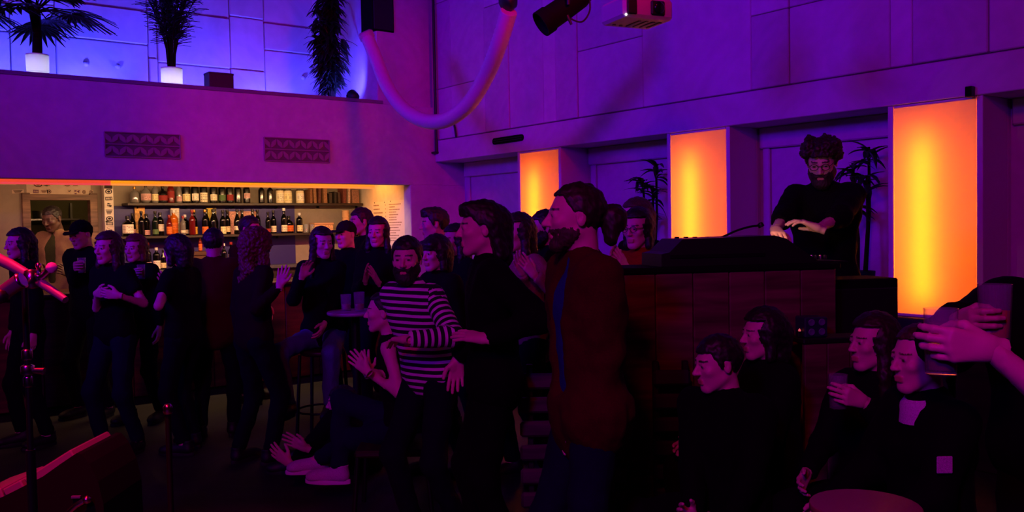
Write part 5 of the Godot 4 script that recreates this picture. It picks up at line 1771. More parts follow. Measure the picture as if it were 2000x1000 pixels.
func beard_piece(full: bool) -> ArrayMesh:
	var fd := Field.new(Vector3(-0.1, -0.16, -0.03), Vector3(0.1, 0.02, 0.135), 0.005)
	var g := 0.012 if full else 0.003
	fd.ell(Vector3(0, -0.03, 0.03), Vector3(0.061 + g * 0.6, 0.084 + g, 0.058 + g * 0.9), 0.02)
	for s in [-1.0, 1.0]:
		fd.cap(Vector3(s * 0.05, -0.055, 0.0), Vector3(s * 0.018, -0.098, 0.06), 0.016 + g, 0.018 + g, 0.025)
	fd.ell(Vector3(0, -0.104, 0.066), Vector3(0.026 + g, 0.02 + g, 0.02 + g), 0.02)
	fd.cap(Vector3(-0.026, -0.05, 0.083), Vector3(0.026, -0.05, 0.083), 0.009 + g * 0.3, 0.009 + g * 0.3, 0.008)
	fd.ell(Vector3(0, -0.0645, 0.104), Vector3(0.022, 0.0085, 0.02), 0.004, true)
	fd.keep(func(p: Vector3) -> float:
		var line := -0.042
		if absf(p.x) > 0.028:
			line = -0.042 + (absf(p.x) - 0.028) * 0.9
		if p.z < 0.03:
			line = 0.0
		return maxf(p.y - line, -0.01 - p.z))
	return net_mesh(fd, 0.005, 60.0)

func shoe_piece() -> Array:
	var fd := Field.new(Vector3(-0.07, -0.02, -0.11), Vector3(0.07, 0.14, 0.2), 0.0066)
	fd.cap(Vector3(0, 0.045, -0.055), Vector3(0, 0.04, 0.1), 0.037, 0.043, 0.03)
	fd.ell(Vector3(0.004, 0.04, 0.125), Vector3(0.047, 0.035, 0.05), 0.02)
	fd.cap(Vector3(0, 0.06, -0.045), Vector3(0, 0.115, -0.05), 0.04, 0.041, 0.03)
	fd.cap(Vector3(0, 0.06, 0.0), Vector3(0, 0.045, 0.07), 0.035, 0.034, 0.03)
	fd.keep(func(p: Vector3) -> float: return maxf(0.02 - p.y, p.y - 0.115))
	var upper := net_mesh(fd)
	var m := MB.new()
	var rings := []
	for y in [0.0, 0.004, 0.02, 0.026]:
		var ring := []
		for k in 24:
			var an := TAU * k / 24
			var z := 0.04 + 0.142 * sin(an)
			var wd := 0.047 if z > 0.03 else 0.039
			ring.append(Vector3(cos(an) * wd, y, z) * Vector3(1.0 if y > 0.001 and y < 0.025 else 0.96, 1, 1.0 if y > 0.001 and y < 0.025 else 0.985))
		rings.append(ring)
	m.skin(rings)
	return [upper, m.mesh()]

# ---------------------------------------------------------------- a person
func ik(a: Vector3, t: Vector3, l1: float, l2: float, pole: Vector3) -> Array:
	var d := t - a
	var L := clampf(d.length(), absf(l1 - l2) + 0.02, l1 + l2 - 0.004)
	var u := d.normalized()
	var x := (l1 * l1 - l2 * l2 + L * L) / (2.0 * L)
	var y := sqrt(maxf(0.0, l1 * l1 - x * x))
	var p := (pole - u * pole.dot(u)).normalized()
	return [a + u * x + p * y, a + u * L]

func cloth_mat(col: Color, rough := 0.9) -> StandardMaterial3D:
	return mat(col, rough, 0, T.cloth, 14.0)

func person(o: Dictionary) -> Node3D:
	var label: String = o.label
	var female: bool = o.get("f", false)
	var ht: float = o.ht
	var s := ht / 1.75
	var sit: bool = o.has("seat")
	var ph: float = deg_to_rad(o.phi)
	var fwd := (FH * -cos(ph) + RH * -sin(ph)).normalized()
	var turn := atan2(fwd.x, fwd.z)
	var near: bool = o.d < 5.0
	var cell := 0.0135 if near else 0.018
	var headtop := at(o.px, o.top, o.d)
	var floor_y: float = o.get("floor", 0.0)
	# joints in the person's own axes: feet at the origin, facing +z, left is +x
	var hip := Vector3(0, (o.seat + 0.10 if sit else 0.945 * s), 0)
	var lean: float = o.get("lean", 0.03)
	var tilt: float = o.get("tilt", 0.0)
	var up := Vector3(sin(tilt), cos(lean), sin(lean)).normalized()
	var tw: float = o.get("twist", 0.0)
	var rt := Vector3(cos(tw), 0, -sin(tw))
	var sw: float = (0.155 if female else 0.175) * s * o.get("wide", 1.0)
	var neck := hip + up * 0.535 * s
	var sho := hip + up * 0.485 * s
	var hs: float = s if ht > 1.6 else 0.94
	var hb := Basis(Vector3.UP, o.get("hy", 0.0)) * Basis(Vector3.RIGHT, o.get("hp", 0.06)) * Basis(Vector3(0, 0, 1), o.get("hr", 0.0))
	var headc := neck + up * 0.05 * s + hb * Vector3(0, 0.105, 0.03) * hs
	if near or not sit:
		pass
	# put the crown of the head where it belongs
	var crown := headc + hb * Vector3(0, 0.118 * hs, 0)
	var yb := Basis(Vector3.UP, turn)
	var origin := headtop - yb * crown
	origin.y = floor_y
	var lift := headtop.y - floor_y - crown.y
	if absf(lift) > 0.001:      # stretch or shrink the trunk so that the height fits exactly
		if sit:
			hip.y += lift * 0.35
			up = (crown - hip).normalized() if false else up
		neck.y += lift; sho.y += lift * 0.97; headc.y += lift
		if not sit:
			hip.y += lift * 0.55
	var t := thing("person", label, "person", origin, turn, o.get("group", ""))
	if o.has("chair"):
		chair(origin + yb * Vector3(0, 0, 0.04), turn, o.chair, hip.y - 0.125 * s, not o.get("stool", false))
	var inv := t.transform.affine_inverse()
	var b := 1.0 if not female else 0.9
	var wide: float = o.get("wide", 1.0)
	# arms: index 0 is the right arm (-x), 1 the left arm (+x)
	var arms := []
	for k in 2:
		var sx := -1.0 if k == 0 else 1.0
		var sh: Vector3 = sho + rt * sx * sw
		var spec: Dictionary = o.get("ra" if k == 0 else "la", {})
		var l1 := 0.285 * s
		var l2 := 0.255 * s
		var wrist: Vector3
		var hand_at: Vector3
		var fdir := Vector3.ZERO
		var pal := Vector3.ZERO
		if spec.has("at"):
			var e: Array = spec.at
			hand_at = inv * at(e[0], e[1], e[2])
			fdir = spec.get("fd", Vector3(0, 0.5, 1))
			pal = spec.get("pn", Vector3(-sx, 0, 0))
			if spec.has("fp"):      # fingertips given as a point too
				fdir = inv * at(spec.fp[0], spec.fp[1], spec.fp[2]) - hand_at
			fdir = fdir.normalized()
			wrist = hand_at - fdir * 0.085 * s
		else:
			wrist = hip + Vector3(sx * (sw + 0.075), -0.11 * s, 0.05 if not sit else 0.25)
			if sit:
				wrist = hip + Vector3(sx * 0.13, 0.10, 0.34)
			pal = Vector3(-sx, 0, 0.2)
		var pole: Vector3 = spec.get("pole", Vector3(sx * 0.5, -0.8, -0.45))
		var r := ik(sh, wrist, l1, l2, pole)
		if fdir == Vector3.ZERO:
			fdir = (r[1] - r[0]).normalized()
		arms.append({"sh": sh, "el": r[0], "wr": r[1], "fd": fdir, "pn": pal, "hand": spec.get("hand", "relaxed"), "sx": sx, "glass": spec.get("glass", {})})
	# legs
	var legs := []
	for k in 2:
		var sx := -1.0 if k == 0 else 1.0
		var h0 := hip + Vector3(sx * 0.092 * s, -0.03 * s, 0)
		var ank: Vector3
		var pole := Vector3(sx * 0.15, 0.0, 1.0)
		if sit:
			var spread: float = o.get("spread", 0.14)
			ank = Vector3(sx * spread, o.get("rest", 0.0) + 0.085, o.get("reach", 0.42))
			if o.has("feet"):
				var fe: Array = o.feet[k]
				ank = inv * at(fe[0], fe[1], fe[2])
				ank.y = maxf(ank.y, 0.085)
			pole = Vector3(sx * 0.25, 1.0, 0.6)
		else:
			ank = Vector3(sx * 0.12, 0.085, -0.03 + (0.06 if k == o.get("step", 0) else -0.04))
			h0.y = minf(h0.y, 0.085 + 0.845 * s)
		var seg := 0.43 * s
		if not sit:
			seg = maxf(seg, (h0 - ank).length() * 0.503)
		var r := ik(h0, ank, seg, seg, pole)
		legs.append({"h": h0, "k": r[0], "a": r[1], "sx": sx})
	# ---- skin: one continuous body, with head and hands of finer grids joined to it
	var lo := Vector3(INF, INF, INF)
	var hi := -lo
	var joints := [hip, neck, headc, Vector3(hip.x, hip.y - 0.1, hip.z)]
	for a in arms:
		joints.append_array([a.sh, a.el, a.wr])
	var jl := joints.duplicate()
	for a in legs:
		jl.append_array([a.k, a.a])
	for p in jl:
		lo = lo.min(p); hi = hi.max(p)
	var fd := Field.new(lo - Vector3.ONE * 0.17, hi + Vector3.ONE * 0.17, 0.0165 if near else 0.02)
	fd.cap(hip + Vector3(-0.05, 0, 0) * s, hip + Vector3(0.05, 0, 0) * s, 0.10 * s, 0.10 * s, 0.03, 1.25)
	fd.cap(hip + Vector3(0, 0.05, 0), sho - up * 0.13, 0.095 * s, 0.11 * s, 0.04, 1.3)
	fd.cap(sho - up * 0.12 - rt * 0.07 * s, sho - up * 0.12 + rt * 0.07 * s, 0.095 * s, 0.095 * s, 0.04, 1.3)
	fd.cap(sho - rt * (sw - 0.03), sho + rt * (sw - 0.03), 0.048, 0.048, 0.05)
	fd.cap(neck - up * 0.04, headc - hb * Vector3(0, 0.07, 0.03), 0.054 * b, 0.05 * b, 0.04)
	for a in arms:
		fd.cap(a.sh, a.el, 0.046 * s * b, 0.037 * s * b, 0.03)
		fd.cap(a.el, a.wr, 0.038 * s * b, 0.026 * s * b, 0.02, 1.0)
	for a in legs:
		fd.cap(a.h, a.k, 0.075 * s, 0.05 * s, 0.03)
		fd.cap(a.k, a.a, 0.05 * s, 0.035 * s, 0.02)
		fd.cap(a.a, a.a + Vector3(a.sx * 0.02, -0.05, 0.12), 0.032, 0.028, 0.02)
	var d := fd.nets()
	var V: PackedVector3Array = d.v
	var I: PackedInt32Array = d.i
	var N := normals_of(V, I)
	var C := PackedColorArray()
	var tone: Color = o.get("skin", Color(0.62, 0.40, 0.30))
	C.resize(V.size())
	C.fill(tone)
	var hpiece: Dictionary = P.head_f if female else P.head_m
	var hx := Transform3D(hb.scaled(Vector3.ONE * hs), headc)
	join(V, N, C, I, hpiece, hx, false)
	var hcol: Color = o.get("haircol", Color(0.02, 0.014, 0.01))
	for k in hpiece.kind:
		C.append([tone, Color(tone.r * 0.85, tone.g * 0.5, tone.b * 0.5), Color(0.42, 0.38, 0.36), Color(0.03, 0.02, 0.015), hcol * 0.8][k])
	for a in arms:
		var y: Vector3 = a.fd
		var z: Vector3 = (a.pn - y * (a.pn as Vector3).dot(y)).normalized()
		var x := y.cross(z)
		var hand: Dictionary = P["hand_" + a.hand]
		var hsz := 0.98 * s * (0.92 if female else 1.0)
		join(V, N, C, I, hand, Transform3D(Basis(x * hsz * (1.0 if a.sx < 0 else -1.0), y * hsz, z * hsz), a.wr), a.sx > 0)
		for k in hand.v.size():
			C.append(tone)
		if not a.glass.is_empty():
			var gd: Dictionary = a.glass
			var gpos: Vector3 = t.transform * (a.wr + y * 0.082 * hsz + z * (0.02 + gd.r))
			var gt := thing("tumbler", gd.label, "glass", gpos - Vector3(0, gd.h * gd.get("grip", 0.45), 0))
			tumbler(gt, gd.r, gd.h, gd.get("drink", null), gd.get("fill", 0.6))
			if gd.has("ice"):
				for q in 4:
					put("ice_cube", cbx(Vector3.ONE * 0.022, 0.003), glass(Color(0.95, 0.95, 1.0), 0.35), gt, Transform3D(Basis(Vector3(1, 1, 0.3).normalized(), q * 1.1), Vector3(0.012 * cos(q * 1.7), gd.h * gd.fill + 0.006 + 0.004 * q, 0.012 * sin(q * 1.7))))
	var A := []
	A.resize(Mesh.ARRAY_MAX)
	A[Mesh.ARRAY_VERTEX] = V; A[Mesh.ARRAY_NORMAL] = N; A[Mesh.ARRAY_INDEX] = I; A[Mesh.ARRAY_COLOR] = C
	var bm := ArrayMesh.new()
	bm.add_surface_from_arrays(Mesh.PRIMITIVE_TRIANGLES, A)
	put("body", bm, M.skin, t)
	# ---- hair
	if o.has("hair"):
		var hk: String = o.hair
		if not P.has("hair_" + hk):
			P["hair_" + hk] = hair_piece(hk)
		var hm := mat(hcol.linear_to_srgb(), 0.55, 0, T.hair, 9.0)
		if hk in ["cap", "beanie"]:
			hm = cloth_mat(o.get("hatcol", Color(0.06, 0.06, 0.07)))
		put("hair" if not hk in ["cap", "beanie"] else hk, P["hair_" + hk], hm, t, hx)
		if hk == "cap":
			var br := MB.new()
			var rings := []
			for e in [[0.0, 1.0], [0.075, 0.86]]:
				pass
			var outline := []
			for k in 15:
				var an := lerpf(0.15, PI - 0.15, k / 14.0)
				outline.append(Vector2(cos(an) * 0.082, 0.07 + sin(an) * 0.095))
			br.slab(outline, 0.0, 0.006, Transform3D(Basis(Vector3.RIGHT, PI / 2 + 0.15), Vector3(0, 0.062, 0.0)))
			put("cap_brim", br.mesh(), hm, t, hx)
	if o.has("beard"):
		var bk := "beard_" + str(o.beard)
		if not P.has(bk):
			P[bk] = beard_piece(o.beard == "full")
		put("beard", P[bk], mat(o.get("beardcol", hcol).linear_to_srgb(), 0.7, 0, T.hair, 12.0), t, hx)
	if o.has("glasses"):
		var gm := MB.new()
		for sx in [-1.0, 1.0]:
			var pts := []
			for k in 17:
				pts.append(Vector3(sx * 0.031 + cos(TAU * k / 16) * 0.022, 0.007 + sin(TAU * k / 16) * 0.018, 0.104))
			gm.tube(pts, [0.0022], 6)
			gm.tube([Vector3(sx * 0.053, 0.012, 0.103), Vector3(sx * 0.079, 0.014, 0.02), Vector3(sx * 0.082, 0.006, -0.03)], [0.002], 6)
		gm.tube([Vector3(-0.01, 0.012, 0.106), Vector3(0.01, 0.012, 0.106)], [0.002], 6)
		put("glasses", gm.mesh(), M.black, t, hx)
	# ---- top garment
	var tp: Dictionary = o.get("top_", {})
	var sleeve: float = tp.get("sleeve", 1.0)      # 0 none, 0.45 short, 1 long
	var puff: float = tp.get("puff", 0.014)
	var tm: Material = tp.get("mat", null)
	if tm == null:
		tm = cloth_mat(tp.get("col", Color(0.05, 0.05, 0.06)))
	var split: bool = tp.get("split", false)
	var glo := Vector3(INF, INF, INF)
	var ghi := -glo
	for p in joints:
		glo = glo.min(p); ghi = ghi.max(p)
	var g := Field.new(glo - Vector3.ONE * 0.21, ghi + Vector3.ONE * 0.2, cell)
	var bw := wide
	var hem: float = tp.get("hem", 0.0)
	g.cap(hip + Vector3(-0.065 * bw, 0.03 - hem, 0) * s, hip + Vector3(0.065 * bw, 0.03 - hem, 0) * s, 0.112 * s + puff, 0.112 * s + puff, 0.05, 1.22)
	if hem > 0.0:
		g.cap(hip + Vector3(-0.085, 0, 0) * s, hip + Vector3(0.085, 0, 0) * s, 0.118 * s + puff, 0.118 * s + puff, 0.05, 1.15)
	var waist := hip.lerp(sho, 0.42)
	g.cap(waist - rt * 0.055 * s * bw, waist + rt * 0.055 * s * bw, (0.10 if female else 0.108) * s + puff, (0.10 if female else 0.108) * s + puff, 0.06, 1.22)
	g.cap(hip + Vector3(0, -hem * 0.8, 0), hip.lerp(sho, 0.6), 0.108 * s * b + puff, 0.108 * s * b + puff, 0.05, 1.15)
	var chest := hip.lerp(sho, 0.76)
	g.cap(chest - rt * 0.08 * s * bw * b, chest + rt * 0.08 * s * bw * b, 0.112 * s * b + puff, 0.112 * s * b + puff, 0.06, 1.2)
	g.cap(sho - rt * (sw - 0.035), sho + rt * (sw - 0.035), 0.05 + puff * 0.8, 0.05 + puff * 0.8, 0.06)
	g.cap(sho - up * 0.02, neck - up * 0.005, 0.068 * b + puff * 0.5, 0.058 * b + puff * 0.6, 0.04)
	if female:
		for sx in [-1, 1]:
			g.ell(chest + rt * sx * 0.07 * s + Vector3(0, -0.02, 0.075), Vector3(0.055, 0.055, 0.05) * s, 0.04)
	var sleeves := []
	for a in arms:
		if sleeve <= 0.0:
			continue
		var tg := g
		if split:
			var l3: Vector3 = (a.sh as Vector3).min(a.el).min(a.wr)
			var h3: Vector3 = (a.sh as Vector3).max(a.el).max(a.wr)
			tg = Field.new(l3 - Vector3.ONE * 0.1, h3 + Vector3.ONE * 0.1, cell)
			sleeves.append([tg, a])
			g.cap(a.sh, (a.sh as Vector3).lerp(a.el, 0.12), 0.05 * s * b + puff, 0.05 * s * b + puff, 0.04)
		if sleeve < 0.9:
			tg.cap(a.sh, (a.sh as Vector3).lerp(a.el, sleeve * 1.5), 0.05 * s * b + puff, 0.047 * s * b + puff, 0.04, 1.0, true)
		else:
			tg.cap(a.sh, a.el, 0.049 * s * b + puff, 0.04 * s * b + puff, 0.04)
			tg.cap(a.el, (a.el as Vector3).lerp(a.wr, tp.get("cuff", 0.93)), 0.041 * s * b + puff, 0.031 * s * b + puff * 0.7, 0.02, 1.0, true)
	if tp.has("open"):      # an open front shows what is worn under it
		var zf: float = tp.get("open_z", 0.16)
		g.cap(sho + Vector3(0, 0.05, zf - 0.03), hip + Vector3(0, 0.1, zf), 0.066, 0.07, 0.01, 1.0, false, true)
	if tp.has("neckline"):
		g.ell(neck + Vector3(0, 0.0, 0.075), Vector3(0.075, tp.neckline, 0.08), 0.01, true)
	put(tp.get("name", "shirt"), net_mesh(g, tp.get("folds", 0.012), 7.0, (func(p): return Vector2(p.x, p.y)) if split else null), tm, t)
	for e in sleeves:
		var a: Dictionary = e[1]
		put("sleeve", net_mesh(e[0], 0.008, 9.0, func(p: Vector3):
			var d1 := (a.el - a.sh as Vector3)
			var d2 := (a.wr - a.el as Vector3)
			var l1 := d1.length()
			var t1 := (p - (a.sh as Vector3)).dot(d1) / l1
			var t2 := (p - (a.el as Vector3)).dot(d2) / d2.length()
			var m1 := (p - (a.sh as Vector3).lerp(a.el, clampf(t1 / l1, 0, 1))).length()
			var m2 := (p - (a.el as Vector3).lerp(a.wr, clampf(t2 / d2.length(), 0, 1))).length()
			return Vector2(0.5, t1 if m1 < m2 else l1 + maxf(t2, 0.0))), tm, t)
	if tp.has("open"):
		var u := Field.new(glo - Vector3.ONE * 0.2, ghi + Vector3.ONE * 0.2, cell)
		u.cap(hip + Vector3(-0.05, 0, 0), hip + Vector3(0.05, 0, 0), 0.115 * s, 0.115 * s, 0.05, 1.3)
		u.cap(waist - rt * 0.05, waist + rt * 0.05, 0.113 * s, 0.113 * s, 0.05, 1.3)
		u.cap(chest - rt * 0.07, chest + rt * 0.07, 0.12 * s, 0.12 * s, 0.05, 1.25)
		u.cap(hip, chest, 0.122 * s, 0.126 * s, 0.04, 1.2)
		u.cap(sho - up * 0.02, neck, 0.07, 0.062, 0.05)
		put("undershirt", net_mesh(u, 0.008, 8.0), cloth_mat(tp.open), t)
	if tp.has("collar"):
		var cl := MB.new()
		var rings := []
		var cs: float = tp.get("collar_size", 1.0)
		for e in [[0.066 * cs, -0.045 * cs], [0.07 * (0.5 + 0.5 * cs), 0.0], [0.067, 0.02], [0.062, 0.018], [0.062, -0.03]]:
			var ring := []
			for k in 20:
				var an := TAU * k / 20
				ring.append(neck + Vector3(cos(an) * e[0], e[1] - 0.015 * sin(an), sin(an) * e[0] * 0.95 + 0.012))
			rings.append(ring)
		cl.skin(rings, true, false)
		put("collar", cl.mesh(), cloth_mat(tp.collar), t)
	if tp.has("patch"):
		var pp: Vector3 = inv * at(tp.patch[0], tp.patch[1], tp.patch[2])
		put("patch", cbx(Vector3(0.05, 0.055, 0.008), 0.003), cloth_mat(Color(0.85, 0.82, 0.85)), t, Transform3D(Basis(Vector3.UP, -turn + atan2(-FH.x, -FH.z)), pp))
	# ---- trousers
	if not o.get("no_legs", false):
		var lo2 := Vector3(INF, INF, INF)
		var hi2 := -lo2
		for p in [hip]:
			lo2 = lo2.min(p); hi2 = hi2.max(p)
		for a in legs:
			for p in [a.h, a.k, a.a]:
				lo2 = lo2.min(p); hi2 = hi2.max(p)
		var q := Field.new(lo2 - Vector3.ONE * 0.16, hi2 + Vector3.ONE * 0.16, cell)
		q.cap(hip + Vector3(-0.065, -0.01, 0) * s, hip + Vector3(0.065, -0.01, 0) * s, 0.112 * s, 0.112 * s, 0.04, 1.18)
		for a in legs:
			q.cap(a.h, a.k, 0.093 * s, 0.068 * s, 0.03)
			q.cap(a.k, (a.k as Vector3).lerp(a.a, 0.97), 0.068 * s, o.get("flare", 0.056) * s, 0.03, 1.0, true)
		put("trousers", net_mesh(q, 0.012, 8.0), cloth_mat(o.get("legs", Color(0.05, 0.05, 0.09))), t)
		for a in legs:
			var sm := cloth_mat(o.get("shoes", Color(0.04, 0.04, 0.04)), 0.6)
			var yaw: float = a.sx * 0.18
			var fx := Transform3D(Basis(Vector3.UP, yaw), (a.a as Vector3) - Vector3(0, 0.085, 0) + Vector3(0, 0, 0.03))
			var sh := put("shoe", P.shoe[0], sm, t, fx)
			put("sole", P.shoe[1], mat(o.get("soles", Color(0.05, 0.05, 0.05)), 0.7), sh)
	return t

func join(V: PackedVector3Array, N: PackedVector3Array, C: PackedColorArray, I: PackedInt32Array, piece: Dictionary, xf: Transform3D, flip: bool) -> void:
	var q := V.size()
	var nb := xf.basis.orthonormalized() if xf.basis.determinant() > 0 else xf.basis
	var inv_t := xf.basis.inverse().transposed()
	V.append_array(xf * (piece.v as PackedVector3Array))
	for n in piece.n:
		N.append((inv_t * (n as Vector3)).normalized())
	var src: PackedInt32Array = piece.i
	for k in range(0, src.size(), 3):
		I.append(q + src[k])
		if flip:
			I.append(q + src[k + 2]); I.append(q + src[k + 1])
		else:
			I.append(q + src[k + 1]); I.append(q + src[k + 2])

func build_people() -> void:
	M.skin = mat(Color(1, 1, 1), 0.5)
	M.skin.vertex_color_use_as_albedo = true
	P.head_m = head_piece(false)
	P.head_f = head_piece(true)
	P.hand_relaxed = hand_piece(0.38, 0.6, 0.1)
	P.hand_flat = hand_piece(0.12, 0.8, 0.0)
	P.hand_grip = hand_piece(0.62, 0.3, 0.9)
	P.shoe = shoe_piece()
	var pale := Color(0.66, 0.43, 0.34)
	var tan := Color(0.52, 0.32, 0.23)
	var brown := Color(0.085, 0.042, 0.026)
	var black := Color(0.045, 0.042, 0.05)
	var ink := Color(0.018, 0.013, 0.011)
	var dkbrown := Color(0.035, 0.018, 0.010)
	var auburn := Color(0.22, 0.06, 0.025)
	var midbrown := Color(0.08, 0.035, 0.018)
	var drink := mat(Color(0.25, 0.10, 0.06), 0.08)
	var denim := Color(0.10, 0.12, 0.24)
	var clap := func(x: float, y: float, d: float, up_ := 0.9) -> Array:
		return [{"at": [x - 8, y, d], "hand": "flat", "fd": Vector3(0.25, up_, 0.6), "pn": Vector3(1, 0, 0)}, {"at": [x + 8, y + 4, d], "hand": "flat", "fd": Vector3(-0.25, up_, 0.6), "pn": Vector3(-1, 0, 0)}]
	var c: Array
	# --- the bar crowd, left to right
	person({"label": "woman with dark hair at the left edge, behind the red microphone stand", "px": 34, "top": 449, "d": 6.9, "ht": 1.66, "phi": 42, "f": true, "hair": "long", "skin": pale, "top_": {"col": black}, "hy": 0.1})
	person({"label": "barman in a tan jacket over an olive shirt, looking down", "px": 95, "top": 405, "d": 9.1, "ht": 1.84, "phi": 15, "floor": 0.1, "hair": "buzz", "skin": brown, "hp": 0.35, "hy": 0.1, "top_": {"col": Color(0.62, 0.50, 0.36), "open": Color(0.27, 0.30, 0.17), "name": "jacket", "puff": 0.02}, "ra": {"at": [75, 528, 9.0]}, "la": {"at": [122, 528, 9.0]}})
	person({"label": "person in a dark brimmed cap holding a drink, left of the bar", "px": 152, "top": 433, "d": 7.9, "ht": 1.76, "phi": 20, "hair": "cap", "hatcol": Color(0.03, 0.03, 0.035), "skin": tan, "hp": 0.22, "top_": {"col": black, "puff": 0.022}, "ra": {"at": [146, 520, 7.6], "hand": "grip", "fd": Vector3(0.6, 0.1, 0.8), "pn": Vector3(0.8, 0, -0.6), "glass": {"r": 0.034, "h": 0.13, "drink": drink, "label": "small glass held by the person in the dark cap"}}})
	person({"label": "woman in a black T-shirt with clasped hands before the bar", "px": 207, "top": 456, "d": 6.6, "ht": 1.65, "phi": 22, "f": true, "hair": "long", "haircol": midbrown, "skin": pale, "top_": {"col": black, "sleeve": 0.42}, "legs": denim * 0.8, "ra": {"at": [197, 572, 6.38], "fd": Vector3(0.9, 0.1, 0.4), "pn": Vector3(0.2, 0.1, -1)}, "la": {"at": [208, 574, 6.32], "fd": Vector3(-0.9, 0.15, 0.4), "pn": Vector3(-0.2, 0.1, -1)}})
	person({"label": "red haired person drinking from a glass near the bottle shelves", "px": 262, "top": 461, "d": 7.7, "ht": 1.63, "phi": 15, "f": true, "hair": "bob", "haircol": auburn, "skin": pale, "top_": {"col": black}, "ra": {"at": [262, 532, 7.45], "hand": "grip", "fd": Vector3(0.6, 0.2, 0.75), "pn": Vector3(0.8, 0, -0.6), "glass": {"r": 0.034, "h": 0.12, "drink": drink, "label": "small glass held up by the red haired person"}}})
	person({"label": "person with a dark bob and short sleeves clapping, back half turned", "px": 342, "top": 462, "d": 6.7, "ht": 1.62, "phi": 108, "f": true, "hair": "bob", "skin": pale, "top_": {"col": black, "sleeve": 0.42}, "ra": {"at": [320, 548, 6.75], "hand": "flat", "fd": Vector3(0.1, 0.95, 0.25), "pn": Vector3(1, 0, 0), "pole": Vector3(-0.3, -1, 0)}, "la": {"at": [326, 550, 6.62], "hand": "flat", "fd": Vector3(-0.1, 0.95, 0.25), "pn": Vector3(-1, 0, 0), "pole": Vector3(0.3, -1, 0)}})
	person({"label": "person in a rust brown jacket with the back turned, before the bar", "px": 417, "top": 449, "d": 7.2, "ht": 1.66, "phi": 172, "hair": "short", "skin": tan, "top_": {"col": Color(0.30, 0.11, 0.07), "name": "jacket", "puff": 0.028, "hem": 0.08}})
	person({"label": "dark haired man at the bar, seen over the red haired person's head", "px": 490, "top": 424, "d": 8.6, "ht": 1.78, "phi": -70, "hair": "short", "skin": tan, "top_": {"col": Color(0.2, 0.07, 0.06)}})
	c = [{}, {"at": [552, 538, 6.1], "hand": "flat", "fd": Vector3(0.3, 0.8, 0.5), "pn": Vector3(-0.6, 0, -0.6)}]
	person({"label": "person with big reddish hair and the back turned, gesturing at the bar", "px": 503, "top": 452, "d": 6.35, "ht": 1.65, "phi": -140, "f": true, "hair": "big", "haircol": Color(0.20, 0.06, 0.035), "skin": pale, "top_": {"col": Color(0.14, 0.06, 0.06)}, "ra": c[1]})
	person({"label": "long haired woman in black and jeans sitting on a bar stool", "px": 630, "top": 447, "d": 6.9, "ht": 1.68, "phi": 8, "f": true, "seat": 0.72, "stool": true, "chair": "bar stool under the long haired woman in jeans", "rest": 0.25, "reach": 0.34, "spread": 0.16, "hair": "long", "haircol": dkbrown, "skin": pale, "hy": 0.75, "hp": 0.1, "top_": {"col": black}, "legs": Color(0.34, 0.36, 0.58), "shoes": black, "ra": {"at": [598, 520, 6.7], "hand": "relaxed", "fd": Vector3(0.4, 0.9, 0.1), "pn": Vector3(0.4, 0, 0.6)}})
	person({"label": "man in a cap behind the seated long haired woman", "px": 673, "top": 433, "d": 8.0, "ht": 1.73, "phi": 30, "hair": "cap", "hatcol": Color(0.14, 0.10, 0.13), "skin": pale, "top_": {"col": black}})
	person({"label": "tall short haired man standing farthest back beside the price lists", "px": 702, "top": 408, "d": 8.6, "ht": 1.85, "phi": 60, "hair": "short", "haircol": dkbrown, "skin": tan, "top_": {"col": black}})
	c = clap.call(722, 532, 7.25)
	person({"label": "woman with long dark hair facing the viewer below the price lists", "px": 736, "top": 427, "d": 7.5, "ht": 1.74, "phi": 12, "f": true, "hair": "long", "skin": pale, "top_": {"col": black}, "ra": c[0], "la": c[1]})
	# --- centre
	person({"label": "bearded man in a striped jersey looking at the viewer", "px": 793, "top": 466, "d": 4.65, "ht": 1.64, "phi": 42, "lean": 0.12, "tilt": -0.14, "hair": "short", "beard": "full", "skin": pale, "hy": 0.62, "hp": 0.05, "top_": {"mat": stripes(), "split": true, "name": "jersey", "puff": 0.016}, "legs": Color(0.06, 0.06, 0.13), "ra": {"at": [845, 770, 4.8], "fd": Vector3(0.1, -1, 0.2), "pn": Vector3(1, 0, 0)}, "la": {"at": [775, 662, 4.42], "fp": [752, 660, 4.5], "pn": Vector3(0, -1, 0.1), "pole": Vector3(0.9, -0.5, -0.6)}})
	person({"label": "woman seated in profile with clapping hands, jeans and white sneakers", "px": 747, "top": 572, "d": 5.15, "ht": 1.66, "phi": 88, "f": true, "seat": 0.44, "chair": "dark chair under the woman with white sneakers", "hair": "tied", "skin": pale, "lean": 0.12, "hp": 0.0, "top_": {"col": Color(0.05, 0.045, 0.05), "sleeve": 0.0, "puff": 0.008, "name": "vest"}, "legs": Color(0.10, 0.11, 0.22), "shoes": Color(0.85, 0.82, 0.85), "soles": Color(0.85, 0.83, 0.85), "feet": [[662, 916, 5.35], [618, 898, 5.62]], "ra": {"at": [700, 706, 4.95], "fp": [683, 688, 5.0], "hand": "flat", "pn": Vector3(1, 0, 0)}, "la": {"at": [712, 704, 5.05], "fp": [706, 680, 5.1], "hand": "flat", "pn": Vector3(-1, 0, 0)}})
	person({"label": "man with short dark hair in profile before the corner, behind the striped jersey", "px": 845, "top": 409, "d": 7.3, "ht": 1.81, "phi": 78, "hair": "quiff", "skin": tan, "top_": {"col": black}})
	person({"label": "woman with a fringe looking out behind the striped jersey", "px": 848, "top": 463, "d": 5.9, "ht": 1.6, "phi": 45, "f": true, "hair": "fringe", "haircol": dkbrown, "skin": pale, "top_": {"col": Color(0.07, 0.03, 0.05)}})
	person({"label": "person with dark hair half hidden behind the man in black", "px": 886, "top": 441, "d": 6.7, "ht": 1.66, "phi": 55, "hair": "long", "f": true, "skin": tan, "top_": {"col": black}})
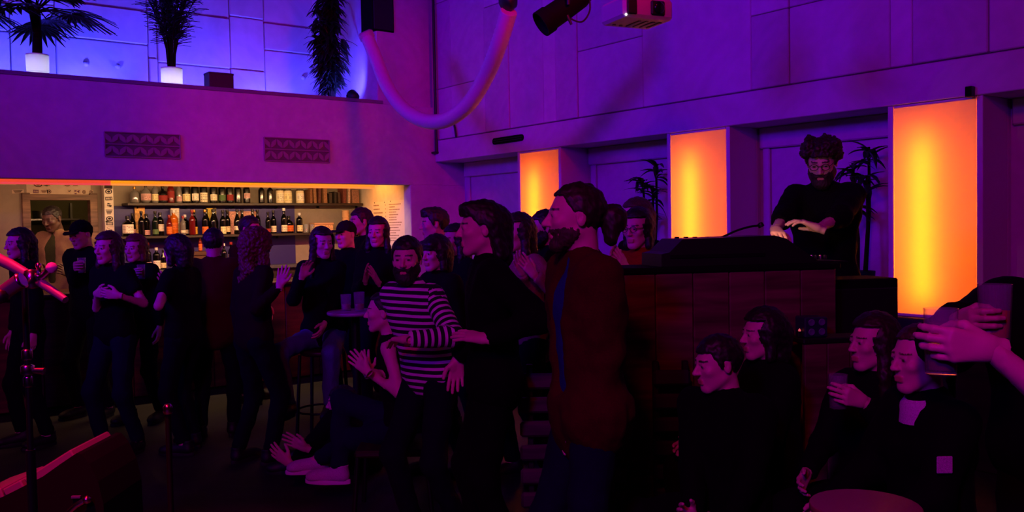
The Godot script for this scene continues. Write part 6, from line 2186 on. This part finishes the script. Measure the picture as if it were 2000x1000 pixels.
	person({"label": "tall man in a black shirt with swept back dark hair, in profile", "px": 937, "top": 398, "d": 4.15, "ht": 1.76, "phi": 82, "hair": "swept", "skin": pale, "hp": 0.02, "top_": {"col": Color(0.03, 0.03, 0.034), "puff": 0.022, "name": "shirt", "hem": 0.06, "cuff": 0.97}, "legs": Color(0.02, 0.02, 0.026), "ra": {"at": [890, 735, 4.55], "fd": Vector3(0.0, -1, 0.15), "pn": Vector3(1, 0, 0), "hand": "relaxed"}, "la": {"at": [915, 655, 3.95], "fp": [880, 648, 4.0], "pn": Vector3(-0.4, -0.8, 0), "hand": "flat", "pole": Vector3(0.3, -0.6, -0.9)}})
	c = clap.call(1020, 512, 5.5)
	person({"label": "woman in a pink top clapping in front of the far light column", "px": 1008, "top": 420, "d": 5.75, "ht": 1.72, "phi": 55, "f": true, "hair": "long", "haircol": dkbrown, "skin": pale, "top_": {"col": Color(0.62, 0.35, 0.42)}, "ra": c[0], "la": c[1]})
	person({"label": "dark bearded man against the glow of the far light column", "px": 1060, "top": 413, "d": 6.1, "ht": 1.73, "phi": 80, "hair": "short", "beard": "full", "skin": tan, "top_": {"col": black}})
	person({"label": "tall man with a hair bun in a maroon jacket and blue shirt, in profile", "px": 1122, "top": 362, "d": 3.35, "ht": 1.80, "wide": 0.96, "phi": 74, "hair": "bun", "beard": "trim", "beardcol": midbrown, "haircol": dkbrown, "skin": pale, "hp": -0.02, "hy": -0.18, "top_": {"col": Color(0.30, 0.08, 0.07), "open": Color(0.14, 0.16, 0.50), "name": "jacket", "puff": 0.028, "hem": 0.10, "folds": 0.02}, "legs": Color(0.07, 0.08, 0.19), "ra": {"at": [1118, 880, 3.42], "fd": Vector3(0.2, -0.9, 0.2), "pn": Vector3(1, 0, 0), "pole": Vector3(-0.2, -0.2, -1)}, "la": {"at": [1146, 884, 3.3], "fd": Vector3(-0.3, -0.9, 0.15), "pn": Vector3(-1, 0, 0), "pole": Vector3(0.2, -0.2, -1)}})
	c = clap.call(1203, 500, 5.2)
	person({"label": "woman with glasses in an orange red top, left of the DJ booth", "px": 1243, "top": 411, "d": 5.5, "ht": 1.73, "phi": 38, "f": true, "hair": "bob", "skin": pale, "glasses": true, "top_": {"col": Color(0.62, 0.16, 0.07), "name": "sweater", "puff": 0.02, "collar": Color(0.62, 0.16, 0.07)}, "ra": c[0], "la": c[1]})
	person({"label": "person with reddish hair behind the woman with glasses", "px": 1240, "top": 391, "d": 6.0, "ht": 1.8, "phi": 60, "f": true, "hair": "long", "haircol": Color(0.12, 0.045, 0.03), "skin": pale, "top_": {"col": Color(0.1, 0.05, 0.05)}})
	# --- DJ
	person({"label": "bearded DJ in a dark sweater looking down at the console", "px": 1603, "top": 279, "d": 5.2, "ht": 1.80, "phi": 28, "wide": 0.92, "floor": 0.3, "hair": "curly", "beard": "full", "haircol": Color(0.05, 0.026, 0.017), "skin": pale, "glasses": true, "hp": 0.38, "hy": 0.05, "lean": 0.10, "top_": {"col": Color(0.045, 0.045, 0.05), "puff": 0.022, "cuff": 0.5, "name": "sweater"}, "ra": {"at": [1520, 458, 4.86], "fd": Vector3(0.35, -0.25, 0.9), "pn": Vector3(0, -1, 0.2)}, "la": {"at": [1556, 446, 4.82], "fp": [1528, 434, 4.85], "pn": Vector3(0, -1, 0.1), "pole": Vector3(0.9, -0.8, -0.2)}})
	# --- seated on the right
	person({"label": "dark haired woman seated in profile before the DJ booth, head raised", "px": 1488, "top": 607, "d": 4.12, "ht": 1.66, "phi": 80, "f": true, "seat": 0.45, "stool": true, "chair": "dark stool under the dark haired woman before the DJ booth", "hair": "bob", "haircol": ink, "skin": pale, "hp": 0.02, "top_": {"col": black, "puff": 0.024, "name": "coat"}, "legs": black})
	person({"label": "young man with dark hair seated low in profile, left of the seated women", "px": 1394, "top": 660, "d": 3.66, "ht": 1.62, "phi": 48, "hy": -0.5, "ra": {"at": [1330, 1045, 3.45]}, "la": {"at": [1390, 1050, 3.4]}, "seat": 0.40, "stool": true, "chair": "dark stool under the young man seated low", "hair": "short", "skin": pale, "hp": 0.12, "top_": {"col": Color(0.025, 0.025, 0.03), "puff": 0.022}, "legs": black})
	person({"label": "long haired woman seated in profile holding a dark drink", "px": 1704, "top": 617, "d": 3.68, "ht": 1.66, "phi": 52, "hy": -0.42, "f": true, "seat": 0.45, "stool": true, "chair": "dark stool under the seated woman with the drink", "hair": "long", "haircol": dkbrown, "skin": pale, "hp": 0.0, "top_": {"col": black, "puff": 0.022}, "legs": black, "la": {"at": [1652, 772, 3.35], "fd": Vector3(-0.3, 0.35, 0.9), "pn": Vector3(-0.9, 0, -0.4), "hand": "grip", "glass": {"r": 0.036, "h": 0.13, "drink": drink, "label": "dark drink in the hand of the long haired seated woman"}}})
	person({"label": "woman with tied hair and a white collar under a black sweater", "px": 1792, "top": 638, "d": 3.05, "ht": 1.64, "phi": 78, "f": true, "seat": 0.45, "stool": true, "chair": "dark stool under the woman with the white collar", "hair": "tied", "haircol": midbrown, "skin": pale, "hp": 0.05, "top_": {"col": Color(0.03, 0.03, 0.035), "puff": 0.026, "name": "sweater", "collar": Color(0.9, 0.88, 0.92), "collar_size": 1.35, "patch": [1845, 908, 2.82]}, "legs": black})
	# --- right edge
	person({"label": "standing person in black at the right edge with a beer", "px": 2072, "top": 415, "d": 2.75, "ht": 1.67, "phi": 40, "hair": "short", "skin": tan, "top_": {"col": Color(0.025, 0.025, 0.03), "puff": 0.05, "name": "coat"}, "legs": black, "ra": {"at": [1898, 628, 2.5], "fd": Vector3(0.6, 0.1, 0.8), "pn": Vector3(0.8, 0, -0.6), "hand": "grip", "pole": Vector3(-0.8, -0.8, -0.2), "glass": {"r": 0.045, "h": 0.16, "drink": mat(Color(0.75, 0.32, 0.05), 0.1), "fill": 0.55, "grip": 0.35, "label": "half full beer glass before the nearest light column"}}})
	person({"label": "person at the right edge raising a tall glass, only the arm in view", "px": 2190, "top": 430, "d": 2.0, "ht": 1.66, "phi": 85, "hair": "short", "skin": pale, "top_": {"col": Color(0.16, 0.045, 0.05), "puff": 0.024, "name": "sweater", "cuff": 0.35}, "legs": black, "la": {"at": [1858, 672, 1.9], "fd": Vector3(-0.1, 0.12, 1), "pn": Vector3(-1, 0, 0.05), "hand": "grip", "pole": Vector3(0.2, -1, -0.3), "glass": {"r": 0.036, "h": 0.145, "drink": mat(Color(0.35, 0.10, 0.05), 0.08), "fill": 0.45, "ice": true, "grip": 0.5, "label": "tall glass with ice in the raised hand at the right edge"}}})
	# --- low in front
	person({"label": "dark clothed person sitting low on the floor, hands clapping, below the bar crowd", "px": 664, "top": 756, "d": 6.15, "ht": 1.65, "phi": 98, "seat": 0.06, "reach": 0.45, "hair": "short", "skin": tan, "lean": 0.25, "top_": {"col": Color(0.03, 0.03, 0.035)}, "legs": Color(0.03, 0.03, 0.04), "ra": {"at": [525, 886, 5.7], "hand": "flat", "fd": Vector3(0.2, 0.5, 0.8), "pn": Vector3(1, 0, 0)}, "la": {"at": [545, 888, 5.65], "hand": "flat", "fd": Vector3(-0.2, 0.5, 0.8), "pn": Vector3(-1, 0, 0)}})

func stripes() -> StandardMaterial3D:
	var im := Image.create(8, 256, false, Image.FORMAT_RGB8)
	for y in 256:
		for x in 8:
			im.set_pixel(x, y, Color(0.86, 0.84, 0.86) if y % 32 < 14 else Color(0.035, 0.035, 0.06))
	var m := StandardMaterial3D.new()
	m.albedo_texture = ImageTexture.create_from_image(im)
	m.uv1_scale = Vector3(1, 1.0 / (8 * 0.034), 1)
	m.roughness = 0.9
	return m
